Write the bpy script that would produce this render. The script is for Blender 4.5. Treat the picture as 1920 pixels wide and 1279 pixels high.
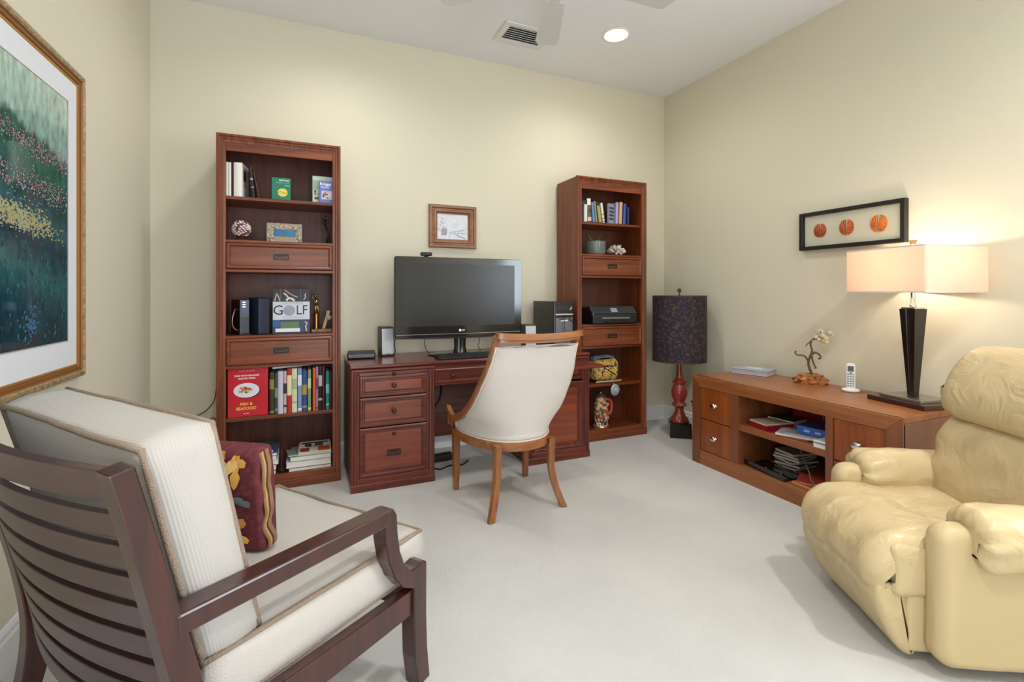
import bpy, bmesh, math, random
from mathutils import Vector, Matrix, noise, Euler
random.seed(7)
D = bpy.data
for o in list(D.objects): D.objects.remove(o)
S = bpy.context.scene
COL = S.collection
PI = math.pi

# ---------------------------------------------------------------- camera, world, lights, exposure
CAM = Vector((-3.1262, -3.5839, 1.1934))
cd = D.cameras.new('camera'); cam = D.objects.new('camera', cd); COL.objects.link(cam)
cam.location = CAM; cam.rotation_euler = (PI/2, 0, -math.radians(23.51))
cd.sensor_width = 36; cd.lens = 899.35/1920*36; cd.shift_y = (550.25-639.5)/1920
cd.clip_start = 0.03
S.camera = cam
w = D.worlds.new('world'); S.world = w; w.use_nodes = True
w.node_tree.nodes['Background'].inputs[0].default_value = (0.75, 0.86, 1, 1)
w.node_tree.nodes['Background'].inputs[1].default_value = 1.2
S.view_settings.view_transform = 'Standard'; S.view_settings.look = 'None'
S.view_settings.exposure = 0.76; S.view_settings.gamma = 1; S.view_settings.use_curve_mapping = False

WX0, WX1, WY0, WY1, H = -3.999, 0.044, -4.75, 0.05, 3.066

def area(name, loc, rot, sx, sy, power, col, spread=PI):
    l = D.lights.new(name, 'AREA'); l.shape = 'RECTANGLE'; l.size = sx; l.size_y = sy
    l.energy = power; l.color = col; l.spread = spread
    o = D.objects.new(name, l); COL.objects.link(o); o.location = loc; o.rotation_euler = rot
    return o
# right wall window's daylight, then an added fill lamp at the front door
area('window_daylight', (WX1-0.06, -4.0, 1.65), (0, PI/2+.16, 0), 1.4, 1.15, 38, (0.78, 0.89, 1))
area('added_door_fill', (-3.0, WY0+0.07, 1.15), (PI/2+.30, 0, 0), 1.3, 2.1, 22, (0.86, 0.93, 1))
# the four recessed ceiling cans
CANS = [(-1.052, -0.704), (-2.92, -0.704), (-1.052, -3.55), (-2.92, -3.55)]
for i, (x, y) in enumerate(CANS):
    l = D.lights.new('recessed_spot', 'SPOT'); l.energy = (27, 27, 92, 78)[i]; l.color = (1, 0.975, 0.94)
    l.spot_size = math.radians(165); l.spot_blend = 1.0; l.shadow_soft_size = 0.09
    o = D.objects.new('recessed_spot', l); COL.objects.link(o); o.location = (x, y, H-0.03)

# ---------------------------------------------------------------- materials
def lin(h):
    h = h.lstrip('#'); r = []
    for i in (0, 2, 4):
        c = int(h[i:i+2], 16)/255
        r.append(c/12.92 if c <= 0.04045 else ((c+0.055)/1.055)**2.4)
    return (*r, 1)
MATS = {}
def mat(name, col='#808080', rough=0.5, metal=0, bump=0, bscale=200, coat=0, var=0, vscale=8, alpha=1,
        trans=0, emit=0, ecol=None, ior=1.45, sheen=0, spec=0.5, stretch=None, sub=0):
    if name in MATS: return MATS[name]
    m = D.materials.new(name); m.use_nodes = True; nt = m.node_tree; b = nt.nodes['Principled BSDF']
    c = lin(col); b.inputs['Base Color'].default_value = c
    b.inputs['Roughness'].default_value = rough; b.inputs['Metallic'].default_value = metal
    b.inputs['Coat Weight'].default_value = coat; b.inputs['Coat Roughness'].default_value = 0.15
    b.inputs['IOR'].default_value = ior; b.inputs['Transmission Weight'].default_value = trans
    b.inputs['Sheen Weight'].default_value = sheen; b.inputs['Specular IOR Level'].default_value = spec
    if emit:
        b.inputs['Emission Color'].default_value = lin(ecol or col); b.inputs['Emission Strength'].default_value = emit
    tc = nt.nodes.new('ShaderNodeTexCoord'); mp = nt.nodes.new('ShaderNodeMapping')
    nt.links.new(tc.outputs['Object'], mp.inputs[0])
    if stretch: mp.inputs['Scale'].default_value = stretch
    if var:
        n = nt.nodes.new('ShaderNodeTexNoise'); n.inputs['Scale'].default_value = vscale; n.inputs['Detail'].default_value = 5
        nt.links.new(mp.outputs[0], n.inputs['Vector'])
        r = nt.nodes.new('ShaderNodeValToRGB'); nt.links.new(n.outputs[0], r.inputs[0])
        r.color_ramp.elements[0].position = 0.3; r.color_ramp.elements[1].position = 0.7
        r.color_ramp.elements[0].color = (*[max(0, x*(1-var)) for x in c[:3]], 1)
        r.color_ramp.elements[1].color = (*[min(1, x*(1+var)) for x in c[:3]], 1)
        nt.links.new(r.outputs[0], b.inputs['Base Color'])
    if bump:
        n = nt.nodes.new('ShaderNodeTexNoise'); n.inputs['Scale'].default_value = bscale; n.inputs['Detail'].default_value = 3
        nt.links.new(mp.outputs[0], n.inputs['Vector'])
        bp = nt.nodes.new('ShaderNodeBump'); bp.inputs['Strength'].default_value = bump; bp.inputs['Distance'].default_value = 0.01
        nt.links.new(n.outputs[0], bp.inputs['Height']); nt.links.new(bp.outputs[0], b.inputs['Normal'])
    MATS[name] = m; return m

def wood(name, c1, c2, axis='z', rough=0.42, coat=0.10, sc=1.0):
    if name in MATS: return MATS[name]
    m = D.materials.new(name); m.use_nodes = True; nt = m.node_tree; b = nt.nodes['Principled BSDF']
    N = nt.nodes.new; L = nt.links.new
    tc = N('ShaderNodeTexCoord'); mp = N('ShaderNodeMapping'); L(tc.outputs['Object'], mp.inputs[0])
    s = {'x': (1.2, 22, 22), 'y': (22, 1.2, 22), 'z': (22, 22, 1.2)}[axis]
    mp.inputs['Scale'].default_value = [q*sc for q in s]
    n1 = N('ShaderNodeTexNoise'); n1.inputs['Scale'].default_value = 1.3; n1.inputs['Detail'].default_value = 6; n1.inputs['Distortion'].default_value = 0.9
    L(mp.outputs[0], n1.inputs['Vector'])
    n2 = N('ShaderNodeTexNoise'); n2.inputs['Scale'].default_value = 9; n2.inputs['Detail'].default_value = 4
    L(mp.outputs[0], n2.inputs['Vector'])
    mx = N('ShaderNodeMath'); mx.operation = 'MULTIPLY_ADD'; mx.inputs[1].default_value = 0.3
    L(n2.outputs[0], mx.inputs[0]); L(n1.outputs[0], mx.inputs[2])
    r = N('ShaderNodeValToRGB'); L(mx.outputs[0], r.inputs[0])
    r.color_ramp.elements[0].position = 0.42; r.color_ramp.elements[1].position = 0.85
    r.color_ramp.elements[0].color = lin(c1); r.color_ramp.elements[1].color = lin(c2)
    L(r.outputs[0], b.inputs['Base Color'])
    b.inputs['Roughness'].default_value = rough; b.inputs['Coat Weight'].default_value = coat; b.inputs['Coat Roughness'].default_value = 0.2
    bp = N('ShaderNodeBump'); bp.inputs['Strength'].default_value = 0.08; bp.inputs['Distance'].default_value = 0.004
    L(mx.outputs[0], bp.inputs['Height']); L(bp.outputs[0], b.inputs['Normal'])
    MATS[name] = m; return m

wallm = mat('wall_paint', '#d9d2bd', 0.65, bump=0.06, bscale=260, spec=0.3)
ceilm = mat('ceiling_paint', '#e9eaec', 0.8, bump=0.12, bscale=90, spec=0.2)
carpet = mat('carpet_pile', '#e2dfd9', 0.95, bump=0.9, bscale=420, var=0.06, vscale=2.2, sheen=0.2, spec=0.1)
trimm = mat('white_trim', '#dfe0e0', 0.35)
CH = ('#531f0e', '#8a461f')
chz = wood('cherry_upright', *CH, 'z'); chx = wood('cherry_across', *CH, 'x'); chy = wood('cherry_depth', *CH, 'y')
chzd = wood('cherry_back_shaded', '#4a2016', '#6f3826', 'z', 0.5, 0.1)  # case wood made darker: the shade inside the shelves is in the colour
DK = ('#461811', '#74301f')
dkz = wood('desk_upright', *DK, 'z'); dkx = wood('desk_across', *DK, 'x', 0.25, 0.3); dky = wood('desk_depth', *DK, 'y')
dkp = wood('desk_panel', '#68281a', '#8c4428', 'x', 0.35, 0.3)
CR = ('#7a4020', '#a0653a')
crx = wood('credenza_across', *CR, 'y', 0.36, 0.15, 0.6); crz = wood('credenza_upright', '#6c3820', '#88502e', 'z', 0.35, 0.3, 0.6)
crd = wood('credenza_drawer', '#78340f', '#984f1e', 'z', 0.35, 0.3, 0.6)
crs = wood('credenza_side', '#6d4530', '#86583e', 'z', 0.45, 0.2, 0.6)
esp = wood('espresso_wood', '#260e0b', '#431b15', 'z', 0.28, 0.5)
espx = wood('espresso_slat_wood', '#3a2424', '#523330', 'x', 0.35, 0.4)
wal = wood('chair_walnut', '#73401f', '#9c6234', 'z', 0.3, 0.4)
walx = wood('chair_walnut_across', '#73401f', '#9c6234', 'x', 0.3, 0.4)
dmetal = mat('dark_bronze', '#3b3836', 0.4, 0.8)
knobm = mat('bronze_knob', '#4b2c22', 0.35, 0.6)
chrome = mat('chrome', '#d8d8d8', 0.15, 1)
nickel = mat('brushed_nickel', '#b9b7b4', 0.3, 1)
blackg = mat('black_gloss', '#0b0b0d', 0.12, coat=0.5)
blackm = mat('black_matte', '#18181a', 0.5)
navyp = mat('navy_plastic', '#1d2233', 0.4)
paper = mat('page_paper', '#e8e4da', 0.8, bump=0.3, bscale=300, stretch=(1, 1, 1))
white = mat('white_plastic', '#e9e9e9', 0.35)

# ---------------------------------------------------------------- mesh builder
class M:
    def __init__(s): s.v = []; s.f = []; s.m = []; s.T = Matrix.Identity(4)
    def add(s, vs, fs, mi=0):
        b = len(s.v); s.v += [tuple(s.T @ Vector(p)) for p in vs]
        for f in fs: s.f.append(tuple(b+i for i in f)); s.m.append(mi)
        return s
    def box(s, x0, x1, y0, y1, z0, z1, mi=0):
        v = [(x0,y0,z0),(x1,y0,z0),(x1,y1,z0),(x0,y1,z0),(x0,y0,z1),(x1,y0,z1),(x1,y1,z1),(x0,y1,z1)]
        return s.add(v, [(0,3,2,1),(4,5,6,7),(0,1,5,4),(1,2,6,5),(2,3,7,6),(3,0,4,7)], mi)
    def quad(s, a, b, c, d, mi=0): return s.add([a, b, c, d], [(0,1,2,3)], mi)
    def loft(s, secs, closed=True, cap=True, mi=0, loop=False):
        n = len(secs[0]); v = [p for q in secs for p in q]; f = []
        m = len(secs)
        for i in range(m if loop else m-1):
            i2 = (i+1) % m
            for j in range(n if closed else n-1):
                k = (j+1) % n; f.append((i*n+j, i*n+k, i2*n+k, i2*n+j))
        if cap and closed and not loop:
            f.append(tuple(range(n-1, -1, -1))); f.append(tuple((m-1)*n+j for j in range(n)))
        return s.add(v, f, mi)
    def lathe(s, prof, seg=24, c=(0,0,0), mi=0, cap=True):
        secs = [[(c[0]+r*math.cos(2*PI*j/seg), c[1]+r*math.sin(2*PI*j/seg), c[2]+z) for j in range(seg)] for r, z in prof]
        return s.loft(secs, True, cap, mi)
    def cyl(s, a, b, r, r2=None, seg=16, mi=0):
        return s.tube([a, b], [r, r if r2 is None else r2], seg, mi)
    def tube(s, pts, rad, seg=8, mi=0, loop=False, flat=None):
        pts = [Vector(p) for p in pts]; n = len(pts)
        if not isinstance(rad, (list, tuple)): rad = [rad]*n
        secs = []; up = None
        for i, p in enumerate(pts):
            if loop: t = pts[(i+1) % n]-pts[i-1]
            else: t = pts[min(i+1, n-1)]-pts[max(i-1, 0)]
            t.normalize()
            if up is None: up = Vector((0,0,1)) if abs(t.z) < 0.9 else Vector((1,0,0))
            a = t.cross(up)
            if a.length < 1e-5: a = t.cross(Vector((0,1,0)))
            a.normalize(); b = a.cross(t).normalized(); up = b
            fx, fy = flat or (1, 1)
            secs.append([tuple(p+a*(math.cos(2*PI*j/seg)*rad[i]*fx)+b*(math.sin(2*PI*j/seg)*rad[i]*fy)) for j in range(seg)])
        return s.loft(secs, True, not loop, mi, loop)
    def bar(s, pts, wv, hh, mi=0, hv=None):
        """rectangular bar along pts; wv = width vector dir (constant, scaled half width), hh = half height list"""
        pts = [Vector(p) for p in pts]; n = len(pts); W = Vector(wv); secs = []
        if not isinstance(hh, (list, tuple)): hh = [hh]*n
        for i, p in enumerate(pts):
            t = (pts[min(i+1, n-1)]-pts[max(i-1, 0)]).normalized()
            h = t.cross(W).normalized()*hh[i]
            secs.append([tuple(p+W+h), tuple(p-W+h), tuple(p-W-h), tuple(p+W-h)])
        return s.loft(secs, True, True, mi)
    def prism(s, poly, y0, y1, mi=0):
        """poly in (x,z), extruded along y"""
        a = [(x, y0, z) for x, z in poly]; b = [(x, y1, z) for x, z in poly]
        return s.loft([a, b], True, True, mi)
    def mitre(s, x0, x1, z0, z1, yf, prof, fill=None, mis=None):
        loops = []
        for d, o in prof: loops.append([(x0+d, yf-o, z0+d), (x1-d, yf-o, z0+d), (x1-d, yf-o, z1-d), (x0+d, yf-o, z1-d)])
        for i in range(len(loops)-1):
            b = [*loops[i], *loops[i+1]]
            s.add(b, [(j, (j+1) % 4, 4+(j+1) % 4, 4+j) for j in range(4)], (mis[i] if mis else 0))
        if fill is not None: s.add(loops[-1], [(0,1,2,3)], fill)
        return s
    def ball(s, c, r, seg=16, rings=10, mi=0, sc=(1,1,1)):
        prof = [(max(1e-4, r*math.sin(PI*i/rings)), -r*math.cos(PI*i/rings)) for i in range(rings+1)]
        secs = [[(c[0]+q*math.cos(2*PI*j/seg)*sc[0], c[1]+q*math.sin(2*PI*j/seg)*sc[1], c[2]+z*sc[2]) for j in range(seg)] for q, z in prof]
        return s.loft(secs, True, True, mi)
    def build(s, name, mats, parent=None, bevel=0, seg=2, smooth=False, label=None, kind=None, loc=None, rot=None, sub=0, disp=None, merge=False):
        me = D.meshes.new(name); me.from_pydata(s.v, [], s.f)
        if not isinstance(mats, (list, tuple)): mats = [mats]
        for q in mats: me.materials.append(q)
        me.polygons.foreach_set('material_index', [min(i, len(mats)-1) for i in s.m])
        bm = bmesh.new(); bm.from_mesh(me)
        if merge: bmesh.ops.remove_doubles(bm, verts=bm.verts, dist=1e-4)
        bmesh.ops.recalc_face_normals(bm, faces=bm.faces)
        bm.to_mesh(me); bm.free()
        if smooth:
            me.polygons.foreach_set('use_smooth', [True]*len(me.polygons))
            if smooth != 'all': me.set_sharp_from_angle(angle=math.radians(smooth if smooth is not True else 40))
        me.update()
        o = D.objects.new(name, me); COL.objects.link(o)
        if parent: o.parent = parent
        if loc: o.location = loc
        if rot: o.rotation_euler = rot
        if bevel:
            b = o.modifiers.new('bevel', 'BEVEL'); b.width = bevel; b.segments = seg; b.limit_method = 'ANGLE'; b.angle_limit = math.radians(35)
        if sub:
            b = o.modifiers.new('sub', 'SUBSURF'); b.levels = sub; b.render_levels = sub
        if label: o['label'] = label
        if kind: o['kind'] = kind
        return o
def thing(name, label, cat, loc=(0,0,0), rz=0, group=None):
    o = D.objects.new(name, None); COL.objects.link(o); o.location = loc; o.rotation_euler = (0,0,rz)
    o.empty_display_size = 0.05
    o['label'] = label; o['category'] = cat
    if group: o['group'] = group
    return o
def tag(o, label, cat, group=None):
    o['label'] = label; o['category'] = cat
    if group: o['group'] = group
    return o
def text(name, body, size, m, parent, loc, rot=(PI/2, 0, 0), align='CENTER', sx=1.0, ext=0.0004, bold=0):
    c = D.curves.new(name, 'FONT'); c.body = body; c.size = size; c.align_x = align; c.align_y = 'CENTER'
    c.extrude = ext; c.resolution_u = 3; c.offset = bold
    t = D.objects.new('tmp', c); COL.objects.link(t)
    dg = bpy.context.evaluated_depsgraph_get(); me = D.meshes.new_from_object(t.evaluated_get(dg)); me.name = name
    D.objects.remove(t); D.curves.remove(c)
    me.materials.clear(); me.materials.append(m)
    o = D.objects.new(name, me); COL.objects.link(o); o.parent = parent; o.location = loc; o.rotation_euler = rot; o.scale = (sx, 1, 1)
    return o
def copy_thing(src, label, loc, rz=None):
    r = src.copy(); COL.objects.link(r); r.location = loc; r['label'] = label
    if rz is not None: r.rotation_euler = (0,0,rz)
    for ch in src.children:
        k = ch.copy(); COL.objects.link(k); k.parent = r
        for g in ch.children:
            q = g.copy(); COL.objects.link(q); q.parent = k
    return r
def puff(prof, a0, a1, r, axis='y', n=8, wr=0, wsc=6, seed=0, inset=None):
    """closed profile (list of 2D), swept a0..a1 with pillow rounding r at both ends -> M"""
    m = M(); P = [Vector((p[0], p[1])) for p in prof]; k = len(P)
    area2 = sum(P[i].x*P[(i+1) % k].y-P[(i+1) % k].x*P[i].y for i in range(k))
    sg = 1 if area2 > 0 else -1
    nrm = []
    for i in range(k):
        t = (P[(i+1) % k]-P[i-1]); q = Vector((t.y, -t.x)); q.normalize(); nrm.append(q*sg)
    st = []
    for i in range(n+1): th = PI/2*i/n; st.append((a0+r*(1-math.sin(th)) if False else a0+r*(1-math.cos(th)), r*(1-math.sin(th))))
    mid = max(2, int(abs(a1-a0-2*r)/0.04))
    for i in range(1, mid): st.append((a0+r+(a1-a0-2*r)*i/mid, 0))
    for i in range(n+1): th = PI/2*(1-i/n); st.append((a1-r*(1-math.cos(th)), r*(1-math.sin(th))))
    secs = []
    for a, ins in st:
        q = []
        for i in range(k):
            p = P[i]-nrm[i]*ins
            pt = Vector((p.x, a, p.y)) if axis == 'y' else (Vector((a, p.x, p.y)) if axis == 'x' else Vector((p.x, p.y, a)))
            if wr:
                d = (noise.noise(pt*wsc+Vector((seed, 0, 0)))*0.7+noise.noise(pt*wsc*2.3+Vector((0, seed, 0)))*0.3)*wr
                dn = nrm[i]; dv = Vector((dn.x, 0, dn.y)) if axis == 'y' else (Vector((0, dn.x, dn.y)) if axis == 'x' else Vector((dn.x, dn.y, 0)))
                pt = pt+dv*d
            q.append(tuple(pt))
        secs.append(q)
    m.loft(secs); return m
def rrect(x0, x1, z0, z1, r, n=6, per=6):
    pts = []
    for cx, cz, a in ((x1-r, z0+r, -PI/2), (x1-r, z1-r, 0), (x0+r, z1-r, PI/2), (x0+r, z0+r, PI)):
        for i in range(n+1): pts.append((cx+r*math.cos(a+PI/2*i/n), cz+r*math.sin(a+PI/2*i/n)))
    out = []
    for i, p in enumerate(pts):
        q = pts[(i+1) % len(pts)]; out.append(p); L = math.dist(p, q); c = int(L/0.04)
        for j in range(1, c+1): out.append((p[0]+(q[0]-p[0])*j/(c+1), p[1]+(q[1]-p[1])*j/(c+1)))
    return out
def spline(pts, n=8, closed=False):
    P = [Vector(p) for p in pts]; k = len(P); out = []
    rng = range(k if closed else k-1)
    for i in rng:
        g = lambda j: P[j % k] if closed else P[max(0, min(k-1, j))]
        p0, p1, p2, p3 = g(i-1), g(i), g(i+1), g(i+2)
        for j in range(n):
            t = j/n
            out.append(0.5*((2*p1)+(p2-p0)*t+(2*p0-5*p1+4*p2-p3)*t*t+(3*p1-p0-3*p2+p3)*t**3))
    if not closed: out.append(P[-1])
    return [tuple(p) for p in out]
def interp(tab, x):
    if x <= tab[0][0]: return tab[0][1]
    for (a, b), (c, d) in zip(tab, tab[1:]):
        if x <= c: return b+(d-b)*(x-a)/(c-a)
    return tab[-1][1]

# ---------------------------------------------------------------- room shell
def struct(name, m, mt, **k): o = m.build(name, mt, kind='structure', **k); return o
struct('floor', M().box(WX0-.1, WX1+.1, WY0-.1, WY1+.1, -.1, 0), carpet)
struct('ceiling', M().box(WX0-.1, WX1+.1, WY0-.1, WY1+.1, H, H+.1), ceilm)
struct('wall_back', M().box(WX0-.1, WX1+.1, WY1, WY1+.1, 0, H), wallm)
struct('wall_left', M().box(WX0-.1, WX0, WY0, WY1, 0, H), wallm)
m = M()
m.box(WX1, WX1+.1, WY0, -4.6, 0, H); m.box(WX1, WX1+.1, -4.6, -3.4, 0, .9); m.box(WX1, WX1+.1, -4.6, -3.4, 2.4, H); m.box(WX1, WX1+.1, -3.4, WY1, 0, H)
struct('wall_right', m, wallm)
m = M()
y0, y1 = WY0-.1, WY0
m.box(WX0-.1, -3.7, y0, y1, 0, H); m.box(-3.7, -2.3, y0, y1, 2.25, H); m.box(-2.3, WX1+.1, y0, y1, 0, H)
struct('wall_front', m, wallm)
glass = mat('window_glass', '#ffffff', 0.0, trans=1, ior=1.45)
m = M(); m.mitre(-.6, .6, .9, 2.4, .02, [(0, .06), (0, 0), (.05, 0), (.05, .05)]); m.box(-.6, .6, -.05, -.01, 1.63, 1.67)
wo = struct('window_1', m, trimm, loc=(WX1, -4.0, 0), rot=(0, 0, -PI/2))
M().box(-.55, .55, .055, .06, .95, 2.35).build('pane', glass, wo)
m = M(); m.mitre(-3.7, -2.3, 0, 2.25, WY0-.02, [(0, -.06), (0, 0), (.08, 0), (.08, -.06)]); m.box(-3.03, -2.97, WY0-.07, WY0-.02, 0, 2.25)
do = struct('door_1', m, trimm)
M().box(-3.65, -2.35, WY0-.06, WY0-.055, .08, 2.2).build('pane', glass, do)
# baseboards with a moulded top
def baseboard(name, a, b, nrm):
    prof = [(0, 0), (.016, 0), (.016, .095), (.012, .105), (.012, .118), (.006, .13), (0, .133)]
    a = Vector((*a, 0)); b = Vector((*b, 0)); nv = Vector((*nrm, 0))
    m = M().loft([[tuple(p+nv*d+Vector((0,0,z))) for d, z in prof] for p in (a, b)])
    struct(name, m, trimm)
baseboard('baseboard_back', (WX0, WY1), (WX1, WY1), (0, -1))
baseboard('baseboard_left', (WX0, WY0), (WX0, WY1), (1, 0))
baseboard('baseboard_right', (WX1, WY0), (WX1, WY1), (-1, 0))

# ceiling vent
def shell(p): return CAM+(Vector(p)-CAM)*1.014
ventw = mat('vent_white', '#dcdcda', 0.4); ventd = mat('vent_dark', '#4a4a4a', 0.7)
v = thing('ceiling_vent', 'white rectangular louvred air vent in the ceiling', 'vent', (-1.66, -.43, H))
m = M()
for x0, x1, y0, y1 in ((-.19,.19,-.13,-.09),(-.19,.19,.09,.13),(-.19,-.145,-.09,.09),(.145,.19,-.09,.09)): m.box(x0, x1, y0, y1, -.012, 0)
m.build('frame', ventw, v, bevel=.003)
M().box(-.15,.15,-.095,.095,-.003,-.001).build('duct_opening', ventd, v)
for i in range(7):
    y = -.078+i*.026
    mm = M().bar([(-.147, y, -.008), (.147, y, -.008)], (0, .009, .006), .0012); mm.build('louvre', ventw, v)
# recessed light
def can(x, y, label):
    r = thing('recessed_light', label, 'light', (x, y, H))
    M().lathe([(.07, -.0005), (.095, -.0005), (.097, -.005), (.086, -.009), (.076, -.004)], 32, cap=False).build('trim_ring', mat('can_trim', '#f0efea', .4), r, smooth=True)
    M().lathe([(.0005, -.006), (.04, -.008), (.076, -.004)], 32, cap=False).build('lens', mat('lit_lens', '#fffaf0', .3, emit=14, ecol='#fffaf0'), r, smooth=True)
can(*CANS[0], 'round recessed ceiling light, lit, near the back right corner')
# ceiling fan (its middle sits above the frame)
fc = (-1.93, -1.46); fz = 2.8
fanw = mat('fan_white', '#d2d2d0', .45)
f = thing('ceiling_fan', 'white ceiling fan with flat blades at the top of the picture', 'fan', (fc[0], fc[1], H))
M().lathe([(.001, 0), (.07, 0), (.065, -.04), (.02, -.055), (.014, -.06), (.014, -.11), (.09, -.13), (.105, -.16), (.105, -.24), (.09, -.262), (.05, -.27), (.001, -.27)], 28).build('motor_housing', fanw, f, smooth=True)
M().lathe([(.001, -.27), (.08, -.272), (.095, -.278), (.08, -.292), (.04, -.300), (.001, -.302)], 28).build('light_bowl', mat('fan_bowl', '#f4f0e6', .4), f, smooth=True)
for k in range(5):
    a = math.radians(69-72*k)
    poly = [(.22, -.052), (.55, -.07), (.64, -.074), (.668, -.055), (.668, .055), (.64, .074), (.55, .07), (.22, .052)]
    m = M(); m.add([(x, y, -.003) for x, y in poly]+[(x, y, .003) for x, y in poly], [tuple(range(7, -1, -1)), tuple(range(8, 16))]+[(i, (i+1) % 8, 8+(i+1) % 8, 8+i) for i in range(8)])
    b = m.build('blade', fanw, f, loc=(0, 0, fz-H), rot=(math.radians(5), 0, a), label=None)
    b.rotation_euler = (Matrix.Rotation(a, 4, 'Z') @ Matrix.Rotation(math.radians(6), 4, 'X')).to_euler()
    M().box(.09, .26, -.02, .02, -.006, 0).build('blade_arm', fanw, b)

# ---------------------------------------------------------------- bookcases
DEP = .345
PR_DR = [(0, 0), (0, .010), (.004, .014), (.012, .015), (.018, .010), (.022, .0035), (.027, .0035)]
def handle_plate(parent, x, y, z, w=.085, h=.038):
    m = M(); m.mitre(x-w/2, x+w/2, z-h/2, z+h/2, y, [(0, 0), (0, .004), (.007, .004), (.009, -.001)], fill=0)
    hp = m.build('handle', dmetal, parent, label='recessed dark metal pull')
    M().box(x-w/2+.012, x+w/2-.012, y-.005, y-.001, z-.003, z+.008).build('grip', dmetal, hp, bevel=.001)
def bookcase(name, label, cx, yf, dep):
    t = thing(name, label, 'bookcase', (cx, yf+dep/2, 0))
    W, F, B, Hh = .34, -dep/2, dep/2, 2.133
    for sx in (-1, 1):
        x0, x1 = sorted((sx*W, sx*(W-.022)))
        M().box(x0, x1, F+.02, B, 0, Hh-.004).build('side_panel', chz, t, bevel=.001)
    M().box(-W+.022, W-.022, B-.01, B-.002, 0, Hh-.004).build('back_panel', chzd, t)
    M().box(-W+.022, W-.022, F+.02, B-.01, Hh-.024, Hh-.006).build('top_board', chx, t)
    # moulded face frame
    m = M().mitre(-W-.002, W+.002, 0, Hh, F+.02, [(0, -.004), (0, .018), (.004, .023), (.013, .024), (.020, .017), (.028, .017), (.034, .012), (.047, .010), (.047, -.012), (.02, -.012)])
    m.build('face_frame', [chz], t, smooth=30)
    M().box(-W+.046, W-.046, F+.012, F+.03, 2.036, 2.088).build('valance', chx, t, bevel=.001)
    m = M().box(-W-.004, W+.004, F-.006, F+.02, 0, .052).box(-W+.03, W-.03, F+.004, F+.03, .04, .088); m.build('plinth', chx, t, bevel=.003)
    M().box(-W+.022, W-.022, F+.02, B-.01, .052, .074).build('bottom_board', chx, t)
    xi = W-.023
    def shelf(z0, z1, set_=.022): M().box(-xi, xi, F+set_, B-.011, z0, z1).build('shelf', chx, t, bevel=.003)
    shelf(1.753, 1.773, .03); shelf(1.495, 1.512, .012); shelf(1.32, 1.338, .012)
    shelf(.925, .941, .012); shelf(.745, .763, .012); shelf(.428, .45, .03)
    for z0, z1 in ((1.341, 1.493), (.766, .923)):
        m = M().box(-xi+.01, xi-.01, F+.03, B-.03, z0+.01, z1-.01)
        d = m.build('drawer', chx, t)
        m = M().mitre(-W+.049, W-.049, z0, z1, F+.016, PR_DR, fill=0); fr = m.build('drawer_front', chx, d, smooth=30)
        m = M(); x, y, z, w, h = 0, F+.012, (z0+z1)/2, .088, .036
        m.mitre(x-w/2, x+w/2, z-h/2, z+h/2, y, [(0, 0), (0, .004), (.007, .004), (.009, -.001)], fill=0)
        m.box(-.028, .028, y-.005, y-.001, z-.002, z+.008)
        m.build('handle', dmetal, d, label='recessed dark metal pull')
    return t
bookcase('bookcase', 'tall cherry bookcase left of the desk, red cookbook on a lower shelf', -3.25, -.338, .345)
bookcase('bookcase', 'tall cherry bookcase right of the desk, holding the printer and stein', -.791, -.300, .332)

# ---------------------------------------------------------------- books
def book(label, loc, w, d, h, col, group=None, lean=0, rz=0, pages=True, bands=(), parent=None, pitch=0, name='book', ttl=None, tcol='#f0f0f0', flat=False, soft=False, cat='book'):
    """upright book: w thickness along x, spine at -y; loc = bottom front-left corner region centre"""
    t = thing(name, label, cat, loc, rz, group)
    if lean or pitch or flat: t.rotation_euler = Euler((pitch, lean, rz), 'XYZ'); t.location.z += .001+w/2*abs(math.sin(lean))
    c = mat('cover_'+col.lstrip('#'), col, .45, coat=.15)
    e = .0022
    m = M().box(-w/2, -w/2+e, 0, d, 0, h).box(w/2-e, w/2, 0, d, 0, h)
    # rounded spine
    n = 5; pr = [(-w/2+w*i/n, -.004*math.sin(PI*i/n)) for i in range(n+1)]
    pts = pr+[(w/2, e), (-w/2, e)]
    m.loft([[(x, y, z) for x, y in pts] for z in (0, h)])
    m.build('cover', c, t, bevel=.0006, seg=1)
    M().box(-w/2+e, w/2-e, .004, d-.003, .003, h-.003).build('pages', paper, t)
    for i, (z0, z1, bc) in enumerate(bands):
        pts = [(x*1.01, y-.0006) for x, y in pr]+[(w/2, 0.001), (-w/2, 0.001)]
        M().loft([[(x, y, z) for x, y in pts] for z in (z0*h, z1*h)]).build('spine_print', mat('ink_'+bc.lstrip('#'), bc, .5), t)
    if ttl: text('spine_title', ttl, w*.62, mat('ink_'+tcol.lstrip('#'), tcol, .5), t, (0, -.0052, h*.55), rot=(PI/2, PI/2, 0))
    return t
def front_book(name, label, loc, w, h, th, col, rz=0, pitch=0, cat='book'):
    """book standing face out; local x right, z up, cover at y=0 facing -y"""
    t = thing(name, label, cat, loc, rz); t.rotation_euler = Euler((pitch, 0, rz), 'XYZ'); t.location.z += .0005+th*abs(math.sin(pitch))
    c = mat('cover_'+col.lstrip('#'), col, .35, coat=.3)
    m = M().box(-w/2, w/2, 0, .002, 0, h).box(-w/2, w/2, th-.002, th, 0, h).box(-w/2, -w/2+.002, 0, th, 0, h)
    m.build('cover', c, t, bevel=.0006, seg=1)
    M().box(-w/2+.002, w/2-.003, .002, th-.002, .003, h-.003).build('pages', paper, t)
    return t
def patch(parent, name, x0, x1, z0, z1, col, y=-.0006):
    return M().box(x0, x1, y, y+.0005, z0, z1).build(name, mat('ink_'+col.lstrip('#'), col, .5), parent)

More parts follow.
